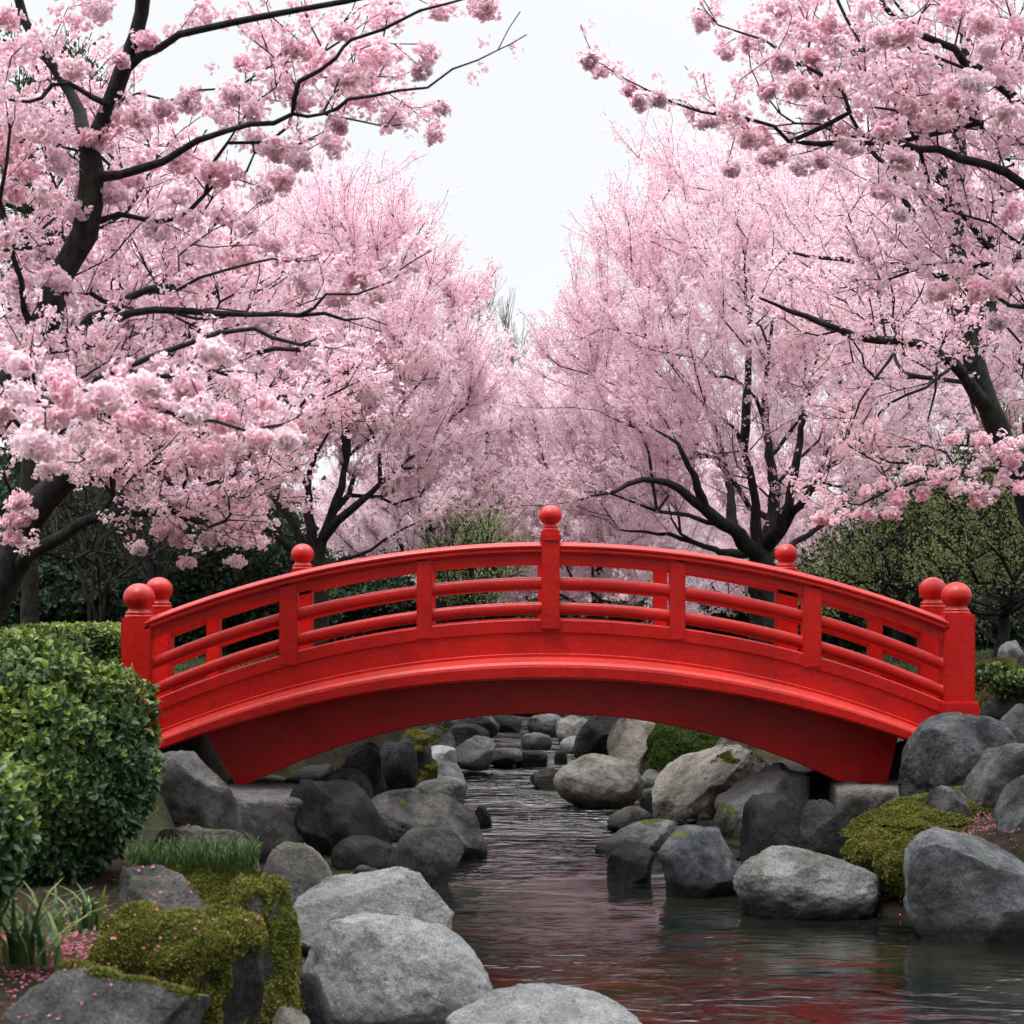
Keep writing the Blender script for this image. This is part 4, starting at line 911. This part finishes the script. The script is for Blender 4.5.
near_cherry(204, [
    ([base_at(1062, C_ + 1.6), (1060, 620, C_ + 1.6), (1045, 540, C_ + 1.4), (1015, 470, C_ + 1.3), (990, 410, C_ + 1.2), (972, 350, C_ + 1.2), (962, 295, C_ + 1.2), (957, 240, C_ + 1.2), (957, 180, C_ + 1.2), (962, 90, C_ + 1.2), (965, 0, C_ + 1.2), (960, -90, C_ + 1.2)], 19, 3),
    ([(985, 405, C_ + 1.2), (968, 378, C_ + 1), (940, 352, C_ + .9), (900, 341, C_ + .8), (860, 336, C_ + .7), (820, 322, C_ + .6), (760, 298, C_ + .5)], 8, 1.4),
    ([(957, 200, C_ + 1.2), (940, 165, C_ + 1.1), (925, 135, C_ + 1.1), (905, 105, C_ + 1), (890, 95, C_ + 1)], 6, 2),
    ([(962, 295, C_ + 1.2), (930, 272, C_ + 1.1), (880, 264, C_ + 1), (830, 258, C_ + .9), (790, 252, C_ + .9)], 5, 1.4),
    ([(968, 340, C_ + 1.2), (985, 310, C_ + 1.2), (1010, 270, C_ + 1.2), (1040, 200, C_ + 1.2)], 4, 1.5),
    ([(975, 360, C_ + 1.2), (990, 330, C_ + 1.6), (995, 250, C_ + 1.8), (1000, 150, C_ + 2)], 5, 1.5),
    ([(900, 341, C_ + .8), (880, 375, C_ + .7), (862, 400, C_ + .6), (846, 440, C_ + .6)], 2, .8),
    ([(940, 352, C_ + .9), (936, 390, C_ + .8), (925, 430, C_ + .8)], 2, .8),
    ([(960, 330, C_ + 1.2), (940, 380, C_ + .7), (890, 400, C_ + .6), (875, 425, C_ + .6)], 2.5, 1),
    ([(1015, 470, C_ + 1.3), (990, 470, C_ + .7), (940, 475, C_ + .5), (890, 490, C_ + .4), (860, 505, C_ + .3)], 4, 1.2),
    ([(915, 215, C_ + 1), (895, 180, C_ + 1), (870, 150, C_ + 1)], 4.5, 2.5)],
    [(x, y, r, 15.9) for x, y, r in [(866,512,9),(893,513,8),(887,487,13),(900,497,10),(936,480,13),(950,470,11),(963,487,13),(975,500,10),(989,495,13),(1003,450,13),(980,437,12),(1019,487,12),(830,517,9),(820,520,7),(915,470,11),(870,492,10),(1015,440,11),(955,440,11),(1000,478,11),(925,492,9),(1015,460,10)]],
    [], 'cherry tree with a tall leaning black trunk at the right edge behind the bridge',
    [(930, 250, 18.0, 110, 120, 1.0), (880, 350, 16.4, 120, 50, .8), (960, 100, 18.2, 100, 90, 1), (930, 455, 16.2, 90, 30, .6), (840, 290, 16.5, 80, 50, .8), (1010, 330, 18, 60, 120, .8), (860, 430, 16.3, 60, 50, .7), (820, 490, 16.2, 50, 25, .5)], nfine=420)

# ---- bare grey trees far behind the gap
for i, (px, d, top, label) in enumerate(((487, 44, 285, 'bare grey twigged tree rising behind the gap, the taller one'), (520, 50, 330, 'bare grey twigged tree rising behind the gap, lower and right of the taller one'))):
    T = Tree(300 + i); b = base_at(px, d); T.limb([b, (px, 540, d), (px + 2, 470, d)], 5, 3)
    e = T.grow(ell(70, [(px, (top + 470) / 2 + 10, d, 42, (470 - top) / 2, 1.4)], T.rng, .3), .25, .4, .05, .08); T.shoots(e, 5, .8, .6, .35, .8, .3); T.radii(.007, .36)
    V, Fq = T.tubes(); root = thing('bare_tree', tuple(T.p[0]), label, 'tree', 'bare trees in the distance'); part('trunk', V, Fq, M_bark_grey, root)

# ---- green trees and shrubs
def leafcloud(q, nrm, rng, L, wid=.3, droop=.0, tint=None):
    n = len(q); d = unit(nrm + rng.normal(size=(n, 3)) * .8 + [0, 0, -droop]); s = unit(np.cross(d, randdir(n, rng))); l = L * rng.uniform(.6, 1.3, n)
    return kites(q, d, s, l, l * wid, rng.random(n) if tint is None else tint, unit(np.cross(d, s)))
def green_tree(seed, px, d, crown, label, mat, nleaf, L, ntip=120, group='green trees behind the cherries', sparse=False, r0=8):
    T = Tree(seed); rng = T.rng; b = base_at(px, d); cy = crown[0][1]; T.limb([b, (px + rng.uniform(-5, 5), (b[1] + cy) / 2, d), (px, cy, d)], r0, r0 * .4)
    e = T.grow(ell(ntip, crown, rng, .4), .25, .35, .05, .05)
    e2 = T.shoots(e, 4, .6, .7, .6, .1, .2); T.radii(.006, .42)
    if sparse: q, dr = T.along(.015, nleaf * 1.8, .07); q = q[fbm(q, 1.5, seed + 8, 3) > -.12]; q = np.repeat(q, 3, 0); q = q + rng.normal(size=q.shape) * .05; nr = randdir(len(q), rng)
    else:
        k = 5; q, dr = T.along(.02, 6, .08); q = np.repeat(q, nleaf, 0); nr = randdir(len(q), rng); q = q + nr * rng.uniform(.03, .22, (len(q), 1))
    tn = np.clip(.5 + .7 * vnoise(q, 1.1, seed) + rng.normal(size=len(q)) * .2, 0, 1)
    cr = leafcloud(q, nr, rng, L, .35, .2, tn); print(label, len(T.p), len(cr[1]))
    return cluster_tree('green_tree', T, label, 'tree', group, cr, mat)
green_tree(401, 90, 31, [(60, 560, 31, 130, 70, 2.2), (150, 580, 31, 80, 50, 2)], 'dark evergreen mass of a tree behind the left hedge', M_leaf_dark, 9, .10, 160)
green_tree(402, 215, 29, [(220, 580, 29, 80, 60, 1.6)], 'dark green tree just behind the left end of the railing', M_leaf_dark, 9, .09, 130)
green_tree(403, 20, 37, [(0, 470, 37, 120, 90, 2.6)], 'tall dark evergreen at the left edge behind the blossom', M_leaf_dark, 8, .12, 150)
green_tree(404, 900, 27, [(930, 545, 27, 100, 75, 2), (860, 585, 27, 60, 28, 1.6), (885, 520, 27.5, 40, 22, 1.2), (980, 470, 27, 60, 35, 1.2)], 'fresh green leafed tree behind the right railing', M_leaf_spring, 6, .050, 200, sparse=True)
green_tree(405, 1000, 24.5, [(1000, 540, 24.5, 90, 95, 1.8)], 'fresh green tree with arching dark branches at the right edge', M_leaf_spring, 6, .048, 200, sparse=True)
green_tree(406, 960, 34, [(960, 560, 34, 130, 80, 2.4), (860, 600, 34, 90, 40, 2)], 'dark green tree behind the fresh green ones on the right', M_leaf_dark, 9, .10, 170)
green_tree(407, 1060, 38, [(1060, 500, 38, 120, 110, 2.6)], 'olive green tree beyond the right edge trees', M_leaf_mid, 8, .12, 150)
green_tree(408, 470, 29, [(472, 565, 29, 48, 42, 1.2)], 'small olive green tree behind the left of the centre post', M_leaf_spring, 6, .05, 120, sparse=True)
green_tree(409, 30, 24, [(40, 150, 24, 75, 110, 1.4), (20, 260, 24, 60, 60, 1.2)], 'tall loose olive brown tree showing at the upper left', M_leaf_mid, 3, .07, 180, sparse=True, r0=10)
green_tree(410, 300, 38, [(310, 590, 38, 90, 45, 2)], 'dark shrubby tree behind the left balusters', M_leaf_dark, 8, .11, 110)
# thin bare understorey trees at the left
for i, (px, d, label) in enumerate(((96, 23, 'slender bare tree with forked stems behind the left hedge'), (150, 24.5, 'slender bare tree near the left end posts'))):
    T = Tree(330 + i); b = base_at(px, d)
    for k in range(4): T.limb([b, (px + (k - 1.5) * 8, 585, d), (px + (k - 1.5) * 24, 530, d)], 2.6, 1.4)
    e = T.grow(ell(70, [(px, 535, d, 70, 50, 1.2)], T.rng, .2), .25, .25, .04, .1); T.shoots(e, 3, .5, .5, .7, .1, .15); T.radii(.006, .38)
    V, Fq = T.tubes(); root = thing('bare_shrub', tuple(T.p[0]), label, 'tree', 'bare shrubs at the left'); part('trunk', V, Fq, M_bark, root)
    q, dr = T.along(.01, 2.5, .04); cr = leafcloud(q, randdir(len(q), T.rng), T.rng, .05); part('crown', *cr[:2], M_leaf_mid, root, tint=cr[2])

def superell(n, rng, e=3.2, half=False):
    d = randdir(n, rng); return d / (np.abs(d) ** e).sum(1, keepdims=True) ** (1 / e)
def shrub(name, px, d, ybot, ytop, wpx, dep, label, cat, mat, n, L, seed, e=3.0, wid=.32, lump=.10, group=None, rin=.82):
    """clipped shrub: leaves in a lumpy shell over stems"""
    rng = np.random.default_rng(seed); c = P(px, (ybot + ytop) / 2, d); c[1] += dep * .5
    h = np.array([wpx / 2 * d / F, dep, (ybot - ytop) / 2 * d / F]); s = superell(n, rng, e)
    lum = 1 + lump * fbm(s * h * 1.0 + seed, 2.8, seed, 3) + lump * .9 * (vnoise(s * h + seed, 8.5, seed + 2) + .5 * vnoise(s * h + seed, 17, seed + 4)) - lump * .3; r = 1 - (1 - rin) * rng.random(n) ** 1.6
    q = c + s * h * (r * lum)[:, None]; nr = unit(s / h + [0, 0, .35])
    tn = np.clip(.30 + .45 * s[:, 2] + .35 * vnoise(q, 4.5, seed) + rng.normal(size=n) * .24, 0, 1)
    dd = unit(nr * .55 + randdir(n, rng) * .8); sd = unit(np.cross(dd, nr) + randdir(n, rng) * .3); l = L * rng.uniform(.45, 1.5, n)
    # leaf as two quads folded on its midrib
    m1 = q + dd * l[:, None] * .35; m2 = q + dd * l[:, None] * .72; tip = q + dd * l[:, None]; up = unit(np.cross(sd, dd)); tip = tip - up * l[:, None] * .08
    V = np.stack([q, m1 + sd * (l * wid)[:, None] + up * (l * .08)[:, None], m2 + sd * (l * wid * .8)[:, None] + up * (l * .06)[:, None], tip, m2 - sd * (l * wid * .8)[:, None] + up * (l * .06)[:, None], m1 - sd * (l * wid)[:, None] + up * (l * .08)[:, None]], 1).reshape(-1, 3)
    i = np.arange(n)[:, None] * 6; Fq = np.concatenate([i + [0, 1, 2, 3], i + [0, 3, 4, 5]]); T = np.zeros((n, 6, 2)); T[:, :, 0] = [0, .5, .8, 1, .8, .5]; T[:, :, 1] = tn[:, None]
    b = c.copy(); b[2] = gz(c[0], c[1]) - .05
    root = thing(name, tuple(b), label, cat, group); part('foliage', V, Fq, mat, root, tint=T.reshape(-1, 2))
    Tt = Tree(seed); Tt.limb_w([b, b + [0, 0, max(.1, (c[2] - b[2]) * .5)]], .03, .02)
    e_ = Tt.grow(c + superell(90, rng, e) * h * .86, .3, .12, .01, .05); Tt.radii(.004, .4); V, Fq = Tt.tubes(); part('stems', V, Fq, M_bark, root)
    # inner twiggy leaf litter layer closes the view through the plant
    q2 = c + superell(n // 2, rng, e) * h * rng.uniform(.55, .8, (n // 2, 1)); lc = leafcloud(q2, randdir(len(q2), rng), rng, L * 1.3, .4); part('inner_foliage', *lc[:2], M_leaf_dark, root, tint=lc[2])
    return root
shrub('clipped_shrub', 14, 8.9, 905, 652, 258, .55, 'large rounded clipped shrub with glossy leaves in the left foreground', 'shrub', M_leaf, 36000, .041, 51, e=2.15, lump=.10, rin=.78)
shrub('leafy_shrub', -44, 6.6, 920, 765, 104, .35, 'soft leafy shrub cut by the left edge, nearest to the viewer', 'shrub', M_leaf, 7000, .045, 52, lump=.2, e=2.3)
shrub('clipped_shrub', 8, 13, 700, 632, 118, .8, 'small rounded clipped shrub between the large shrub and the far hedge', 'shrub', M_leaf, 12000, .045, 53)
shrub('clipped_hedge', 82, 18.2, 690, 628, 150, .5, 'straight clipped box hedge left of the bridge', 'hedge', M_leaf, 26000, .05, 54, e=9, lump=.03, rin=.9)
shrub('clipped_hedge', 640, 40, 640, 606, 360, .8, 'long low dark hedge seen through the right balusters', 'hedge', M_leaf_dark, 22000, .12, 55, e=7, lump=.1, rin=.9)
shrub('clipped_hedge', 395, 36, 645, 596, 240, .8, 'low dark hedge seen through the left balusters', 'hedge', M_leaf_dark, 20000, .11, 56, e=5, lump=.15, rin=.9)
shrub('low_shrub', 1010, 16.5, 700, 668, 60, .35, 'low fresh green plant on the bank right of the end post', 'shrub', M_leaf, 3500, .05, 57, lump=.25, e=2.2)
shrub('clipped_hedge', 900, 30, 660, 600, 260, .8, 'dark shrubbery wall behind the right end posts', 'hedge', M_leaf_dark, 24000, .10, 58, e=4, lump=.2, rin=.9)
shrub('clipped_hedge', 215, 30, 668, 590, 230, .8, 'dark shrubbery wall behind the left end posts', 'hedge', M_leaf_dark, 24000, .10, 59, e=4, lump=.2, rin=.9)
shrub('dark_shrub', 20, 26, 660, 575, 190, .8, 'dark rounded evergreen shrub behind the far hedge at the left edge', 'shrub', M_leaf_dark, 24000, .09, 60, e=2.6, lump=.25, rin=.85)

# distant wood that closes the view
rng = np.random.default_rng(77); qs = []
for k in range(130):
    a = rng.uniform(-1, 1); y = rng.uniform(62, 78); x = a * 42; hgt = rng.uniform(2.2, 3.8) + 3.2 * min(1, abs(a) * 2.2)
    n = 700; s = randdir(n, rng); qs.append(np.array([x, y, 1.2 + hgt * .5]) + s * [3.0, 2.0, hgt * .55] * rng.uniform(.8, 1.05, (n, 1)))
q = np.concatenate(qs); lc = leafcloud(q, randdir(len(q), rng), rng, .42, .4)
tag(mesh('distant_wood', lc[0], lc[1], M_leaf_dark, tint=lc[2]), 'dark green wood closing the view far behind the cherries', 'wood', kind='stuff')

# ------------------------------------------------------------------ small plants, grass and fallen petals
def blades(q, rng, L, W, up=1.0, seg=4, lean=.5, tint=None):
    n = len(q); az = rng.uniform(0, 2 * PI, n); l = L * rng.uniform(.55, 1.2, n); ln = lean * rng.uniform(.3, 1.3, n)
    hd = np.stack([np.cos(az), np.sin(az), 0 * az], -1); sd = np.stack([-np.sin(az), np.cos(az), 0 * az], -1); V = []
    for k in range(seg + 1):
        t = k / seg; c = q + hd * (l * ln * t ** 2)[:, None] + np.array([0, 0, 1]) * (l * (t - .35 * ln * t ** 3))[:, None]; w_ = W * (1 - t ** 1.8) + .0006
        V += [c - sd * w_, c + sd * w_]
    V = np.stack(V, 1); k2 = 2 * (seg + 1); i = np.arange(n)[:, None] * k2
    Fq = np.concatenate([i + [2 * k, 2 * k + 1, 2 * k + 3, 2 * k + 2] for k in range(seg)])
    T = np.zeros((n, k2, 2)); T[:, :, 0] = np.repeat(np.linspace(0, 1, seg + 1), 2); T[:, :, 1] = (rng.random(n) if tint is None else tint)[:, None]
    return V.reshape(-1, 3), Fq, T.reshape(-1, 2)
rng = np.random.default_rng(88)
for (px, py, d, n, L, lab) in ((25, 958, 6.9, 46, .34, 'tuft of long iris leaves beside the mossy wall at the left'), (75, 925, 7.5, 26, .20, 'smaller tuft of strap leaves under the big clipped shrub')):
    c = P(px, py, d); c[2] = max(c[2], gz(c[0], c[1])) - .02; q = c + rng.normal(size=(n, 3)) * [.09, .07, 0]
    root = thing('iris_clump', tuple(c), lab, 'plant', 'leaf tufts at the left'); b = blades(q, rng, L, .011, lean=.75); part('leaves', *b[:2], M_leaf, root, tint=b[2])
q = []
for k in range(2600):
    px = rng.uniform(128, 258); d = rng.uniform(8.6, 9.15); z = EYE - (862 + rng.normal() * 7 - (px - 190) * .02 - HZ) / F * d; q.append(((px - 512) / F * d, d, z))
b = blades(np.array(q), rng, .075, .0025, lean=.6)
tag(mesh('grass', b[0], b[1], M_grass, tint=b[2]), 'short bright grass strip on the wall top right of the clipped shrub', 'grass', kind='stuff')
# sparse grass on the banks behind
X = rng.uniform(-9, 9, 60000); Y = 15 + 25 * rng.random(60000) ** 1.3; l = edge(XL, Y) - X; r = X - edge(XR, Y); m = (np.maximum(l, r) > 1.3) & (Y > 18.5); X, Y = X[m], Y[m]
b = blades(np.stack([X, Y, terrain(X, Y)], -1), rng, .08, .006, seg=2, lean=.6)
tag(mesh('grass', b[0], b[1], M_grass, tint=b[2]), 'thin grass over both banks behind the bridge', 'grass', kind='stuff')
def fallen(regs, label, seed):
    rng = np.random.default_rng(seed); Q = []
    for (px, py, d, sx, sy, n, onwater) in regs:
        c = P(px, py, d); x = c[0] + rng.normal(size=n) * sx; y = c[1] + rng.normal(size=n) * sy
        z = np.full(n, .006) if onwater else terrain(x, y) + .012 + rng.random(n) * .02
        Q.append(np.stack([x, y, z], -1))
    q = np.concatenate(Q); n = len(q); d = unit(rng.normal(size=(n, 3)) * [1, 1, .3]); s = unit(np.cross(d, unit(np.array([0, 0, 1.]) + rng.normal(size=(n, 3)) * .3)))
    V, Fq, T = kites(q, d, s, .018 * rng.uniform(.7, 1.3, n), .007, rng.random(n)); return tag(mesh('fallen_petals', V, Fq, M_petal, tint=T), label, 'petals', kind='stuff')
fallen([(90, 900, 7.4, .35, .5, 2600, 0), (40, 930, 7.0, .3, .3, 900, 0), (300, 960, 8.6, .12, .3, 500, 0), (320, 930, 9.6, .2, .4, 500, 0)], 'pink petals lying on the soil along the left wall', 61)
fallen([(960, 820, 12.7, .35, .35, 1500, 0), (900, 780, 14, .4, .4, 500, 0), (1000, 690, 17, 1, 1, 900, 0)], 'pink petals lying on the soil above the right boulders', 62)
fallen([(450, 990, 9.0, .35, .25, 160, 1), (480, 800, 16.5, .3, 1.2, 90, 1)], 'a few pink petals floating at the left shore', 63)

# fallen blossoms and dead leaves caught on the stones near the viewer
rng = np.random.default_rng(91); Q, N_ = [], []
for k, n in (('b1', 26), ('b2', 30), ('b3', 14), ('b4', 16), ('a1', 60), ('a5', 30), ('a6', 50), ('d9', 16), ('e1', 40), ('e2', 20), ('e3', 24), ('k2', 22), ('k1', 18), ('d10', 14), ('c4', 6), ('a2', 70)):
    o, v, f, c = ROCKS[k]; p, nn = tri_samples(v, f, n, rng, lambda q, z: (z[:, 2] > .45) * 1.0); Q.append(p + c + nn * (.05 if k == 'a2' else .006)); N_.append(nn)
Q = np.concatenate(Q); N_ = np.concatenate(N_); dd = unit(np.cross(N_, randdir(len(Q), rng)) + N_ * .15)
kt = kites(Q, dd, unit(np.cross(dd, N_)), .016 * rng.uniform(.6, 1.4, len(Q)), .006, rng.random(len(Q)))
tag(mesh('fallen_petals', kt[0], kt[1], M_petal, tint=kt[2]), 'single petals caught on the tops of the boulders', 'petals', kind='stuff')
